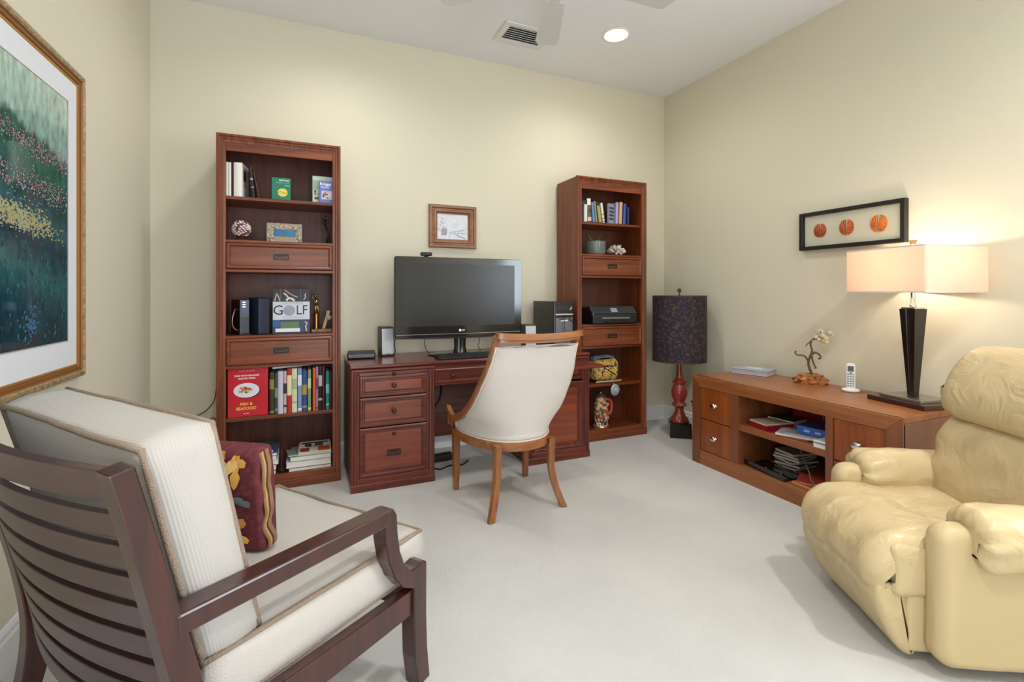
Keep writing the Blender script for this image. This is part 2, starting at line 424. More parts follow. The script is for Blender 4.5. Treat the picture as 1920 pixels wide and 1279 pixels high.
# left bookcase, top shelf (z 1.773)
Z = 1.7735; YF = -.300
book('white paperback at the far left end of the top shelf', (-3.5425, YF, Z), .013, .16, .20, '#d9d6cf', 'books on the top left shelf')
book('slim white book beside the thick white book', (-3.5275, YF, Z), .015, .16, .20, '#e0dbcf', 'books on the top left shelf')
book('narrow dark maroon book between the white ones', (-3.5155, YF, Z), .007, .16, .197, '#3a1d20', 'books on the top left shelf')
b = book('thick white book with a dark picture on its cover', (-3.485, YF, Z), .046, .155, .203, '#e4e1d8', 'books on the top left shelf', rz=-.13)
M().box(.0232, .0238, .03, .085, .10, .165).build('cover_picture', mat('ink_3b2226', '#3b2226', .5), b)
M().box(.0232, .0238, .03, .10, .07, .078).build('cover_text', mat('ink_9a9aa0', '#8d8d94', .5), b)
book('black glossy book leaning against the thick white book', (-3.402, YF, Z+.001), .017, .14, .185, '#15161a', 'books on the top left shelf', lean=-.10, bands=((.55, .62, '#8a8f98'), (.3, .34, '#8a8f98')))
book('thin brown booklet leaning at the end of the row', (-3.372, YF, Z+.001), .006, .13, .155, '#6d3a30', 'books on the top left shelf', lean=-.20)
b = front_book('book', 'small green book standing face out with a yellow ball', (-3.252, -.285, Z), .106, .137, .018, '#12735a', pitch=-.03)
yl = mat('ink_d8cf55', '#d9cf57', .5)
m = M(); m.add([(.008+.028*math.cos(a*PI/12), -.0008, .045+.026*math.sin(a*PI/12)) for a in range(24)], [tuple(range(24))]); m.build('ball_print', yl, b)
M().tube([(.008-.027, -.0012, .040), (-.008, -.0012, .052), (.008, -.0012, .046), (.022, -.0012, .040), (.034, -.0012, .048)], .0013, 5).build('ball_curve', mat('ink_6a6420', '#6a6420', .5), b)
tw = mat('ink_f0f0f0', '#f0f0f0', .5)
text('cover_title', 'Staff Guide', .013, tw, b, (.046, -.0008, .121), align='RIGHT', bold=.0003)
text('cover_title', 'Business on your', .0105, mat('ink_9fd0bd', '#9fd0bd', .5), b, (.046, -.0008, .106), align='RIGHT')
text('cover_title', 'Terms', .0105, tw, b, (.046, -.0008, .09), align='RIGHT')
b = front_book('book', 'large pale green book face out at the right of the top shelf', (-3.009, -.245, Z), .128, .178, .02, '#9fc4a6', pitch=-.04)
patch(b, 'cover_band', -.062, .062, .15, .173, '#d8e2d2'); patch(b, 'cover_band', -.062, .062, .002, .09, '#cfdcc6')
for i in range(10):
    x = -.055+random.random()*.06; z = .02+random.random()*.06
    patch(b, 'figure_print', x, x+.008, z, z+.014, random.choice(['#4d5a52', '#2e3a36', '#a7826c']), -.0010)
b = front_book('book', 'blue etiquette book face out in front of the pale green one', (-2.992, -.285, Z), .084, .14, .016, '#5a72b8', pitch=-.02)
text('cover_title', 'Knigge', .025, tw, b, (-.038, -.0008, .120), align='LEFT', bold=.0004)
text('cover_title', 'Benimm', .015, tw, b, (-.030, -.0008, .099), align='LEFT', bold=.0002)
patch(b, 'cover_picture', -.028, .036, .022, .078, '#c9b9bf')
for i in range(12):
    x = -.026+random.random()*.05; z = .025+random.random()*.04
    patch(b, 'figure_print', x, x+.009, z, z+.009, random.choice(['#8a5560', '#5b3a44', '#e8e2e6', '#33405e']), -.0010)

# shelf 2 (z 1.512)
Z = 1.5125
t = thing('shell_ball', 'round ball covered in pinkish white shells on a small stand', 'ornament', (-3.473, -.24, Z))
m = M()
for i in range(130):
    ph = math.acos(1-2*(i+.5)/130); th = PI*(1+5**.5)*i
    d = Vector((math.sin(ph)*math.cos(th), math.sin(ph)*math.sin(th), math.cos(ph)))
    c = d*.047; r = random.uniform(.0065, .0095)
    m.ball((c.x, c.y, c.z+.075), r, 7, 4, mi=random.choice((0, 0, 1, 2)), sc=(1, 1, .8))
m.build('shells', [mat('shell_pink', '#d9bfc4', .4), mat('shell_white', '#e6dcd8', .4), mat('shell_brown', '#6d4a50', .5)], t, kind='stuff', smooth='all')
M().ball((0, 0, .075), .046, 16, 10).build('core', mat('ball_core', '#5b4046', .7), t, smooth=True)
M().lathe([(.04, 0), (.043, .006), (.03, .014), (.02, .018), (.028, .03)], 20).build('stand', mat('stand_brass', '#5b3d1e', .4, .5), t, smooth=True)
t = thing('shell_photo_frame', 'photo frame covered in shells around a blue island picture', 'picture frame', (-3.236, -.20, Z+.002)); t.rotation_euler = (-.10, 0, .03)
m = M().mitre(-.102, .102, 0, .126, 0, [(0, -.012), (0, .006), (.004, .008), (.038, .008), (.042, .002), (.042, 0)], fill=None)
m.box(-.1, .1, .002, .012, .002, .124)
m.build('frame', mat('frame_sand', '#b9a893', .7, bump=.5, bscale=80), t)
m = M()
for i in range(90):
    e = random.random()
    while True:
        x, z = random.uniform(-.098, .098), random.uniform(.004, .122)
        if abs(x) > .064 or z > .086 or z < .036 and False: break
    r = random.uniform(.004, .008); m.ball((x, -.009, z), r, 7, 4, mi=random.choice((0, 0, 1, 2)), sc=(1, .5, 1))
m.build('shells', [mat('shell_grey', '#cfcac2', .4), MATS['shell_white'], mat('shell_tan', '#a08a78', .5)], t, kind='stuff', smooth='all')
M().box(-.06, .058, -.002, .001, .012, .082).build('photo', mat('photo_sea', '#1f7cb4', .2, var=.25, vscale=14), t)
m = M().add([(-.045, -.003, .034), (.01, -.003, .03), (.045, -.003, .026), (.03, -.003, .034), (.008, -.003, .048), (-.012, -.003, .056), (-.03, -.003, .052)], [tuple(range(7))]); m.build('photo_island', mat('photo_land', '#60766f', .4, var=.4, vscale=60), t)
M().box(-.072, .072, -.018, -.006, .002, .009).build('shell_ledge', mat('ledge_white', '#e9ddcd', .6), t, bevel=.002)
t = thing('figurine', 'thin dark metal figurine at the right end of the shell shelf', 'figurine', (-2.985, -.22, Z))
dm = mat('dark_figurine', '#3a2a26', .35, .7)
m = M().lathe([(.024, 0), (.024, .006), (.008, .01), (.004, .02)], 14)
m.tube([(0, 0, .015), (.012, 0, .06), (-.002, 0, .105), (-.012, 0, .14)], [.003, .006, .007, .005], 8)
m.tube([(.01, 0, .01), (.018, .004, .055), (0, 0, .1)], [.003, .004, .005], 8)
m.tube([(-.008, 0, .13), (-.03, 0, .145), (-.028, 0, .175)], .003, 6); m.tube([(-.008, 0, .13), (.012, 0, .15), (.004, 0, .18), (-.02, 0, .185)], .003, 6)
m.ball((-.012, 0, .158), .011, 10, 8)
m.build('body', dm, t, smooth='all')

# shelf 3 (z .941)
Z = .9415
t = thing('router', 'slim black upright router with lit white indicator marks', 'router', (-3.452, -.265, Z), .42)
M().box(-.029, .029, 0, .15, .004, .215).build('housing', mat('router_black', '#15161b', .25, coat=.3), t, bevel=.006, seg=3)
M().box(-.031, .031, -.002, .152, 0, .008).build('foot', blackm, t, bevel=.002)
M().box(-.024, .022, -.0015, .001, .12, .208).build('upper_panel', mat('router_navy', '#1c2a52', .25), t, bevel=.001)
M().box(-.022, .022, -.0015, .001, .05, .112).build('lower_panel', mat('router_grey', '#3a3b40', .4), t, bevel=.001)
for z in (.196, .182, .168): M().box(-.013, .002, -.0035, -.001, z, z+.005).build('indicator_light', mat('indicator', '#d5e3ff', .4, emit=1.5), t)
m = M().tube(spline([(-.02, .05, .02), (-.055, .03, .05), (-.068, .0, .1), (-.04, .05, .15), (-.02, .09, .155)], 6), .003, 6)
m.build('cable', mat('beige_cable', '#bfa183', .5), t, smooth='all')
t = thing('storage_drive', 'black boxy upright drive beside the golf book', 'computer drive', (-3.345, -.275, Z), .55)
M().box(-.036, .036, 0, .13, 0, .225).build('housing', mat('drive_navy', '#232a3e', .35), t, bevel=.008, seg=3)
M().box(-.033, .033, -.0012, .001, .045, .047).build('seam', blackm, t)
b = front_book('book', 'large golf book face out with a grey ball on the cover', (-3.195, -.262, Z), .212, .278, .03, '#c3c6cf', pitch=-.06)
patch(b, 'top_picture', -.106, .106, .198, .278, '#2d2f33'); patch(b, 'bottom_picture', -.106, .106, .0, .085, '#39435a')
patch(b, 'grass_picture', -.062, .045, .03, .072, '#5b7a55', -.0012); patch(b, 'white_strip', -.09, .05, .008, .03, '#e3e5ee', -.0012)
patch(b, 'blue_picture', -.105, -.065, .04, .085, '#2b5b9a', -.0012); patch(b, 'divider', -.064, -.062, .2, .278, '#777777', -.0012); patch(b, 'divider', .052, .054, .2, .278, '#777777', -.0012)
sk = '#b98f80'
for pts, c, r in (([(-.095, .203), (-.088, .235), (-.083, .25), (-.076, .235), (-.066, .203)], '#c9a7a0', .0045), ([(-.04, .272), (-.012, .25), (.02, .232), (.036, .226)], sk, .005), ([(-.03, .205), (-.015, .222), (.005, .215), (.018, .203)], '#d7d3cd', .008),
                  ([(-.045, .252), (-.03, .24), (-.02, .225)], '#c8c3be', .006), ([(.07, .21), (.082, .225), (.078, .24), (.084, .25)], '#d9d2cc', .004), ([(.088, .01), (.082, .04), (.09, .062), (.076, .07)], '#cdbcb0', .005)):
    M().tube([(x, -.001, z) for x, z in pts], r, 8, flat=None).build('figure_print', mat('ink_'+c.lstrip('#'), c, .5), b, smooth='all').scale = (1, .15, 1)
ink = mat('ink_22242c', '#22242c', .5)
text('cover_title', 'G', .085, ink, b, (-.075, -.0012, .142), sx=1.0); text('cover_title', 'LF', .085, ink, b, (.060, -.0012, .142), sx=.85)
text('cover_title', 'ULTIMATE', .018, mat('ink_a6a9b5', '#9a9dab', .5), b, (.01, -.0012, .186), sx=1.4)
text('cover_title', 'TECHNIQUES', .014, MATS['ink_a6a9b5'], b, (.01, -.0012, .098), sx=1.4)
o = M().ball((-.012, -.001, .142), .033, 22, 14, sc=(1, .05, 1)).build('ball_print', mat('golf_ball_print', '#a9abbd', .6, bump=.6, bscale=180), b, smooth='all')
t = thing('golf_trophy', 'small gold trophy of a swinging golfer on a column', 'trophy', (-3.048, -.185, Z))
gold = mat('trophy_gold', '#d9b56a', .2, 1)
m = M().box(-.03, .03, -.03, .03, 0, .018); m.build('base', mat('marble_base', '#8f7862', .3), t, bevel=.002)
M().lathe([(.016, .018), (.016, .11), (.02, .113), (.02, .118), (.01, .122)], 18).build('column', mat('column_gold', '#a87e38', .25, .9), t, smooth=30)
m = M().tube([(-.008, 0, .12), (-.006, 0, .15), (0, 0, .18)], [.004, .005, .007], 8); m.tube([(.012, 0, .12), (.012, 0, .15), (.004, 0, .18)], [.004, .005, .007], 8)
m.tube([(.002, 0, .175), (.002, 0, .2), (-.003, 0, .22)], [.008, .009, .007], 8); m.ball((-.006, 0, .236), .009, 10, 8)
m.tube([(0, 0, .215), (.014, -.01, .205), (.0, -.015, .19)], .0035, 6); m.tube([(-.006, 0, .215), (-.014, -.012, .2), (-.002, -.015, .188)], .0035, 6); m.tube([(-.002, -.015, .19), (-.022, -.02, .225), (-.018, -.02, .25)], .0018, 5)
m.build('golfer', gold, t, smooth='all')
t = thing('golf_ornament', 'tan standing ornament with a pale ball beside the trophy', 'ornament', (-2.985, -.23, Z))
M().box(-.055, .03, -.02, .02, 0, .022).build('base', mat('tan_base', '#8b6a4c', .5), t, bevel=.003)
M().prism([(-.03, .022), (-.012, .022), (.018, .13), (.02, .14), (-.002, .14), (-.004, .12)], -.008, .008).build('back_plate', mat('tan_wood', '#c9a878', .5), t, bevel=.002)
M().ball((.012, -.018, .095), .017, 14, 10).build('ball', mat('pale_ball', '#b9b3a4', .6, bump=.6, bscale=90), t, smooth='all')

# shelf 4 (z .45)
Z = .4505
b = front_book('cookbook', 'big red seafood cookbook standing face out', (-3.432, -.292, Z), .215, .292, .028, '#c41f2c', rz=.02, cat='book')
M().lathe([(.001, 0), (.05, .0), (.0515, .0008)], 40, c=(0,0,0)).build('plate_print', mat('ink_plate', '#dfe0e6', .4), b, loc=(-.008, -.0008, .158), rot=(PI/2, 0, 0), smooth=None).scale = (1.33, .86, 1)
M().lathe([(.001, 0), (.05, 0)], 40).build('plate_shadow', mat('ink_7d1522', '#7d1522', .5), b, loc=(-.003, -.0007, .153), rot=(PI/2, 0, 0)).scale = (1.36, .88, 1)
m = M()
for i in range(46):
    x = random.gauss(-.010, .018); z = random.gauss(.162, .008); s = random.uniform(.003, .006)
    m.ball((x, -.0028, z), s, 7, 4, mi=(0 if z > .163 else random.choice((1, 2, 3))), sc=(1.4, .2, 1))
m.build('food_print', [mat('ink_lobster', '#c24430', .5), mat('ink_herb', '#4c6b3a', .5), mat('ink_potato', '#d8c47a', .5), mat('ink_shrimp', '#d08a5a', .5)], b, kind='stuff', smooth='all')
ty = mat('ink_f0c94e', '#f0c94e', .5)
text('cover_title', 'FLORENCE BAKER', .0105, mat('ink_e8a0a0', '#e8a0a0', .5), b, (-.006, -.0008, .274))
text('cover_title', "DINE WITH FRANCE'S", .0135, tw, b, (-.006, -.0008, .246), bold=.0003); text('cover_title', 'MASTER CHEFS', .0135, tw, b, (-.006, -.0008, .229), bold=.0003)
text('cover_title', 'FISH &', .024, ty, b, (-.010, -.0008, .075), bold=.0005); text('cover_title', 'SEAFOOD', .024, ty, b, (-.010, -.0008, .048), bold=.0005)
text('cover_title', 'RECIPES', .008, tw, b, (-.010, -.0008, .018))
row = [(-3.303, .026, .250, '#3b3020', 'dark olive book first to the right of the red cookbook', '#8d7b4a'), (-3.279, .019, .248, '#3c4a38', 'dark green book second to the right of the red cookbook', '#7c8a70'),
       (-3.255, .030, .262, '#c5c0d4', 'wide lilac white book in the middle bookshelf row', None), (-3.230, .018, .262, '#c9a9ad', 'pinkish book with dark blotches left of the red flowered one', '#33302c'),
       (-3.206, .026, .275, '#b3242a', 'red flowered book in the row', '#e8d6b0'), (-3.177, .031, .275, '#d3d3ae', 'wide cream green book in the row', '#a9b48a'),
       (-3.147, .024, .273, '#7f9ac4', 'light blue book left of the navy one', '#e0e6f0'), (-3.119, .028, .255, '#2c4c82', 'navy blue book in the row', '#b08d4a'),
       (-3.091, .020, .262, '#7f9a78', 'sage green book right of the navy one', '#cfd8a0'), (-3.063, .018, .272, '#e0641e', 'orange book in the row', None), (-3.046, .014, .28, '#b58aa4', 'thin mauve book right of the orange one', '#7c4a6e'),
       (-3.027, .022, .284, '#231318', 'near black book right of the mauve one', '#c9b8bd'), (-3.008, .014, .283, '#5d2c2c', 'maroon book between the black and teal ones', None), (-2.984, .022, .243, '#1e7f7a', 'teal book near the right end of the row', '#7cc0bb'), (-2.965, .011, .240, '#54302a', 'thin brown book at the right end of the row', None)]
for i, (x, ww, h, c, lb, bc) in enumerate(row):
    q_ = (i*37 % 17)/100
    bands = [] if not bc else [(.06+q_, .11+q_, bc), (.38+q_, .62+q_, bc)] if i % 2 else [(.4, .85, bc)] if c in ('#b3242a',) else [(.04, .09, bc), (.62-q_, .86-q_, bc)]
    book(lb, (x, -.298, Z), ww-.001, .19, h, c, 'cookbooks on the fourth shelf', bands=bands, lean=0)
t = thing('book', 'white slim book lying flat across the tops of the row', 'book', (-3.155, -.255, .722), 0); t.rotation_euler = Euler((0, -.055, 0))
M().box(-.145, .145, -.035, .14, .014, .017).build('cover', white, t); M().box(-.143, .143, -.03, .137, .017, .022).build('pages', paper, t)
M().box(-.145, .145, -.035, .14, .022, .0245).build('cover', mat('cover_d8d8dd', '#d8d8dd', .4), t)

# bottom shelf (z .074): lying stacks
def flat_book(label, cx, cy, z, w, d, th, col, rz=0, group=None, name='book', cat='book', pm=None):
    t = thing(name, label, cat, (cx, cy, z), rz, group)
    c = mat('cover_'+col.lstrip('#'), col, .35, coat=.2)
    M().box(-w/2, w/2, -d/2, d/2, 0, .0022).box(-w/2, w/2, -d/2, d/2, th-.0022, th).box(-w/2, w/2, d/2-.0022, d/2, 0, th).build('cover', c, t, bevel=.0006, seg=1)
    M().box(-w/2+.003, w/2-.003, -d/2+.003, d/2-.003, .0022, th-.0022).build('pages', pm or paper, t)
    return t
Z = .0745
for i, (w, th, c, dx, lb) in enumerate([(.19, .036, '#4a4038', 0, 'thick bottom book of the left stack on the lowest shelf'), (.185, .034, '#6b5b52', .004, 'second book up in the left stack'), (.20, .033, '#c7c9c4', .006, 'third book up in the left stack'),
                               (.20, .022, '#e4e4ee', .0, 'white fourth book up in the left stack'), (.19, .02, '#4a4f86', .008, 'violet blue book second from the top of the left stack'), (.18, .018, '#2f4a5a', -.01, 'dark teal top book of the left stack')]):
    flat_book(lb, -3.375+dx, -.2, Z, w, .22, th-.001, c, random.uniform(-.03, .03), 'left stack on the lowest shelf'); Z += th
Z = .0745
for i, (w, th, c, dx, lb) in enumerate([(.25, .034, '#3b2a2a', .008, 'bottom book of the right stack on the lowest shelf'), (.262, .038, '#c8ccd8', 0, 'middle pale blue book of the right stack'), (.24, .03, '#7a8a80', .01, 'upper greenish book of the right stack')]):
    flat_book(lb, -3.092+dx, -.2, Z, w, .22, th-.001, c, random.uniform(-.015, .015), 'right stack on the lowest shelf'); Z += th
t = thing('newspaper', 'folded newspaper with coloured pictures on top of the right stack', 'newspaper', (-3.058, -.19, Z), -.03); t.rotation_euler = Euler((.04, .0, -.03))
for k in range(4): M().box(-.1+.003*k, .1-.002*k, -.11, .10, .002+.005*k, .006+.005*k).build('sheet', mat('newsprint', '#d8d2c6', .85), t)
for x0, x1, ya, yb, c in ((-.085, -.03, -.1, -.03, '#a3392e'), (.02, .09, -.1, -.02, '#b8502c'), (-.06, -.02, -.0, .05, '#3b3a38'), (0, .05, 0, .05, '#4a4843'), (-.08, .08, .055, .075, '#2c2b2a')):
    M().box(x0, x1, ya, yb, .0212, .0218).build('photo_print', mat('ink_'+c.lstrip('#'), c, .6), t)
text('headline', 'DER BUND', .022, ink, t, (0, -.012, .022), rot=(0, 0, 0))
t = thing('booklet', 'small grey green booklet lying beside the newspaper', 'booklet', (-3.195, -.235, Z), .15)
M().box(-.024, .024, -.06, .07, .001, .006).build('pages', paper, t); M().box(-.025, .025, -.061, .071, .006, .0072).build('cover', mat('cover_8a9a84', '#8a9a84', .4), t)
t = thing('carved_ornament', 'dark carved wooden ornament between the two book stacks', 'ornament', (-3.250, -.24, .0745))
m = M().lathe([(.022, 0), (.024, .012), (.012, .02), (.009, .04), (.013, .06), (.008, .09), (.011, .12), (.004, .15)], 14)
for i in range(6): m.ball((.018*math.cos(i*1.05), .018*math.sin(i*1.05), .022), .007, 8, 5)
m.build('carving', mat('carved_dark', '#3a1c18', .5), t, smooth='all')

# ---------------------------------------------------------------- right bookcase contents
Z = 1.7735; YF = -.262
rr = [(-1.062, .020, .165, '#1c2340', 0, 'dark navy book at the left end of the upper right shelf', None), (-1.030, .030, .170, '#d8d4c8', .0, 'white spined book second in the upper right shelf row', '#22242c'),
      (-.993, .035, .187, '#6a4a40', -.05, 'tall picture covered book third in the upper right shelf row', '#e4e0dc'), (-.950, .026, .158, '#4f83b4', -.10, 'light blue book leaning left in the upper right row', None), (-.925, .012, .172, '#b98a86', -.12, 'thin pinkish book beside the light blue one', None),
      (-.889, .026, .168, '#93a24a', -.16, 'lime green book with a black top', '#1c1c1c'), (-.854, .020, .162, '#dfdcd8', -.16, 'white narrow paperback with dark marks', '#3a3a44')]
for x, ww, h, c, ln, lb, bc in rr:
    bands = [] if not bc else [(.82, .999, bc)] if c != '#dfdcd8' else [(.2, .24, bc), (.4, .44, bc), (.05, .1, bc)]
    if c == '#6a4a40': bands = [(.72, .999, '#e4e0dc'), (.02, .2, '#c9b8ac'), (.4, .55, '#3a4a3a')]
    book(lb, (x, YF, Z+.0015), ww-.001, .13, h, c, 'books on the upper right shelf', lean=ln, bands=bands)
b = front_book('book', 'grey covered paperback turned outward mid row', (-.777, YF+.004, Z), .07, .165, .02, '#8f8fa0', rz=.35)
for i in range(4): patch(b, 'cover_text', -.03, .03, .12-.03*i, .137-.03*i, '#3a3a48')
for x, ww, h, c, lb, ln in [(-.727, .022, .178, '#a79cc8', 'lilac book right of the grey covered paperback', .03), (-.69, .028, .182, '#c79c78', 'peach coloured book in the upper right row', .05), (-.65, .028, .172, '#2f4f94', 'blue book second from the right end', .05), (-.612, .02, .145, '#262a55', 'short dark indigo book at the right end', .03)]:
    book(lb, (x, YF, Z+.0008), ww-.001, .13, h, c, 'books on the upper right shelf', lean=ln)
# vase with leaves
Z = 1.5125
t = thing('glass_vase', 'clear cylinder glass vase holding long green leaves', 'vase', (-.888, -.19, Z))
gl = mat('clear_glass', '#c9d6d2', .05, trans=.82, ior=1.35)
M().lathe([(.001, 0), (.075, 0), (.08, .01), (.082, .112), (.079, .112), (.076, .012), (.001, .012)], 28).build('glass', gl, t, smooth=35)
lf = mat('leaf_green', '#3f5a22', .4, var=.35, vscale=20)
for i, (bx, tx, tz, w) in enumerate([(.0, -.105, .17, .02), (-.02, -.095, .12, .024), (.01, -.03, .15, .018), (-.03, .02, .135, .022), (-.05, .075, .185, .02), (.03, .085, .15, .02), (.0, .10, .12, .02), (-.01, -.06, .165, .018)]):
    m = M(); pts = []
    for k in range(9):
        s = k/8; x = bx+(tx-bx)*s**1.1; z = .016+tz*s; ww = w*math.sin(PI*min(1, .12+s*.88))+.001
        y = (-.02+i*.006)*(1-s)+(.03*(i % 3-1))*s
        pts.append([(x-ww/2, y, z), (x, y+.004, z), (x+ww/2, y, z), (x, y+.0025, z)])
    m.loft(pts); m.build('leaf', lf, t, smooth='all')
t = thing('white_coral', 'spiky white coral piece beside the glass vase', 'coral', (-.672, -.19, Z))
m = M()
for i in range(85):
    th = random.uniform(0, 2*PI); ph = random.uniform(.05, 1.5)
    d = Vector((math.sin(ph)*math.cos(th)*1.1, math.sin(ph)*math.sin(th)*.7, math.cos(ph)))
    a = d*.03+Vector((0, 0, .012)); b_ = d*random.uniform(.075, .10)+Vector((0, 0, .004))
    if b_.z < .008: b_.z = .008
    m.tube([a, (a+b_)/2+Vector((random.uniform(-.005, .005), 0, .004)), b_], [.006, .006, .0065], 6, mi=i % 3 == 0)
m.build('branches', [mat('coral_white', '#ddd0c6', .7), mat('coral_dull', '#c3b0a8', .7)], t, kind='stuff', smooth='all')  # every third branch takes the duller beige
M().ball((0, 0, .028), .035, 12, 8, sc=(1.3, .9, .75)).build('core', mat('coral_core', '#7d6458', .8), t, smooth='all')
# printer
Z = .9415
t = thing('printer', 'black inkjet printer with a small display on the shelf', 'printer', (-.765, -.155, Z), -.05)
pb = mat('printer_black', '#1b1c1f', .3, coat=.2)
m = M().prism([(-.16, .0), (.13, .0), (.13, .125), (-.09, .14), (-.16, .075)], -.215, .215)
m.v = [(y, x, z) for x, y, z in m.v]; m.build('body', pb, t, bevel=.012, seg=3)
m = M().prism([(-.155, .085), (-.092, .146), (.12, .132), (.12, .12), (-.09, .128)], -.21, .21); m.v = [(y, x, z) for x, y, z in m.v]; m.build('lid', mat('printer_grey', '#333539', .3), t, bevel=.004)
M().box(-.03, .03, -.003, .0, -.02, .022).build('display', mat('display_grey', '#8b9094', .2), t, loc=(.0, -.128, .112), rot=(-.72, 0, 0))
M().box(-.11, .12, -.205, -.14, .018, .028).build('output_tray', pb, t, bevel=.003)
M().box(-.13, .13, -.163, -.158, .045, .056).build('slot_trim', mat('slot_silver', '#8a8c90', .3, .5), t, bevel=.001)
# patterned fabric bag on shelf 4 of right
Z = .4505
t = thing('fabric_pouch', 'yellow and navy flower patterned fabric pouch on the shelf', 'bag', (-.805, -.17, Z+.007))
def patterned(name, base, cols, sc, thr=.36):
    if name in MATS: return MATS[name]
    mt = D.materials.new(name); mt.use_nodes = True; nt = mt.node_tree; b = nt.nodes['Principled BSDF']; N = nt.nodes.new; L = nt.links.new
    tc = N('ShaderNodeTexCoord'); prev = None
    for i, (c, s) in enumerate(cols):
        mp = N('ShaderNodeMapping'); mp.inputs['Location'].default_value = (i*3.1, i*1.7, i*.9); L(tc.outputs['Object'], mp.inputs[0])
        n = N('ShaderNodeTexNoise'); n.inputs['Scale'].default_value = s; n.inputs['Detail'].default_value = 1.5; L(mp.outputs[0], n.inputs['Vector'])
        r = N('ShaderNodeValToRGB'); r.color_ramp.elements[0].position = 1-thr-.06; r.color_ramp.elements[1].position = 1-thr-.03; r.color_ramp.interpolation = 'LINEAR'
        r.color_ramp.elements[0].color = (0,0,0,1); r.color_ramp.elements[1].color = (1,1,1,1); L(n.outputs[0], r.inputs[0])
        x = N('ShaderNodeMix'); x.data_type = 'RGBA'; L(r.outputs[0], x.inputs[0])
        if prev is None: x.inputs[6].default_value = lin(base)
        else: L(prev, x.inputs[6])
        x.inputs[7].default_value = lin(c); prev = x.outputs[2]
    L(prev, b.inputs['Base Color']); b.inputs['Roughness'].default_value = .8
    MATS[name] = mt; return mt
pm = patterned('pouch_print', '#c9a13a', [('#23294a', 30), ('#8d3f4a', 40), ('#d8ccb0', 50), ('#2a3252', 60)], 20, .33)
m = puff(rrect(-.12, .12, .004, .19, .05), -.09, .09, .06, 'y', 6, wr=.012, wsc=14, seed=2); m.build('pouch', pm, t, smooth='all', merge=True)
m = puff(rrect(-.115, .10, .165, .215, .024), -.05, .05, .03, 'y', 4, wr=.02, wsc=20, seed=4); m.build('gathered_top', mat('pouch_grey', '#6d7080', .8, var=.5, vscale=25), t, smooth='all', merge=True)
m = M()
for i in range(26): m.ball((-.12+.24*i/25, -.088, .006+.004*(i % 2)), .008, 6, 4)
m.build('fringe', mat('fringe_cream', '#b79a7a', .8), t, kind='stuff', smooth='all')
t = thing('spiral_ornament', 'round silver spiral ornament hanging at the shelf edge', 'ornament', (-.775, -.30, .40))
m = M().lathe([(.001, 0), (.044, 0), (.048, .004), (.044, .01), (.034, .01), (.033, .016), (.026, .018), (.02, .018), (.019, .026), (.01, .03), (.001, .031)], 24)
o = m.build('rings', mat('spiral_silver', '#b9bcc4', .35, .4), t, smooth=30, rot=(PI/2, 0, .15))
M().tube([(0, .012, .04), (0, .015, .056), (.002, -.01, .056)], .002, 6).build('hook', nickel, t)
# stein
t = thing('beer_stein', 'red and green relief beer stein with a curved handle', 'stein', (-.845, -.20, .0745))
m = M().lathe([(.001, 0), (.062, 0), (.066, .01), (.062, .022), (.055, .03), (.056, .05), (.06, .09), (.058, .15), (.05, .2), (.044, .235), (.047, .242), (.046, .252), (.001, .252)], 28)
m.build('body', patterned('stein_relief', '#8d3a2a', [('#3c5a44', 18), ('#c2583c', 26), ('#cbb491', 34)], 20, .44), t, smooth=35)
M().lathe([(.0625, .004), (.0675, .012), (.0625, .022)], 28, cap=False).build('gilt_foot', mat('gilt', '#c98f62', .3, .8), t, smooth=True)
M().lathe([(.056, .030), (.061, .05), (.0585, .07)], 28, cap=False).build('foot_band', patterned('stein_band', '#d8cfba', [('#2a2420', 55)], 20, .48), t, smooth=True)
M().lathe([(.044, .25), (.05, .252), (.05, .262), (.036, .275), (.012, .285), (.010, .296), (.001, .298)], 24).build('lid', mat('pewter', '#8c7a63', .35, .8), t, smooth=35)
M().tube(spline([(.045, -.01, .235), (.085, -.015, .22), (.098, -.015, .17), (.088, -.012, .12), (.058, -.006, .1)], 6), [.013]*25, 10, flat=(1, 1)).build('handle', mat('stein_red', '#bd4a33', .35), t, smooth='all')
m = M()
for i in range(40):
    a = random.uniform(PI, 2*PI); z = random.uniform(.06, .21); r = .057; m.ball((r*math.cos(a), r*math.sin(a), z), random.uniform(.007, .013), 7, 5, mi=random.choice((0, 1, 2)), sc=(1, 1, 1.3))
m.build('relief_figures', [MATS['stein_red'], mat('stein_green', '#4a6450', .5), mat('stein_skin', '#c99a7c', .5)], t, kind='stuff', smooth='all')

# ---------------------------------------------------------------- desk
DX0, DX1, DF, DB, DH = -2.870, -1.200, -.587, -.045, .76
desk = thing('desk', 'double pedestal mahogany desk with drawers and a pulled-out slide', 'desk', ((DX0+DX1)/2, (DF+DB)/2, 0))
ox, oy = (DX0+DX1)/2, (DF+DB)/2
def L_(x): return x-ox
def Ly(y): return y-oy
pr = [(0, 0), (.008, .012), (.02, .014), (.026, .024)]
m = M()
m.loft([[(L_(x0), Ly(y0), z), (L_(x1), Ly(y0), z), (L_(x1), Ly(DB), z), (L_(x0), Ly(DB), z)] for x0, x1, y0, z in
        ((DX0+.004, DX1-.004, DF+.004, DH), (DX0, DX1, DF, DH-.004), (DX0, DX1, DF, DH-.016), (DX0+.008, DX1-.008, DF+.01, DH-.026))][::-1])
m.build('desktop', dkx, desk, bevel=.002)
PX = ((DX0+.006, -2.362), (-1.700, DX1-.006))
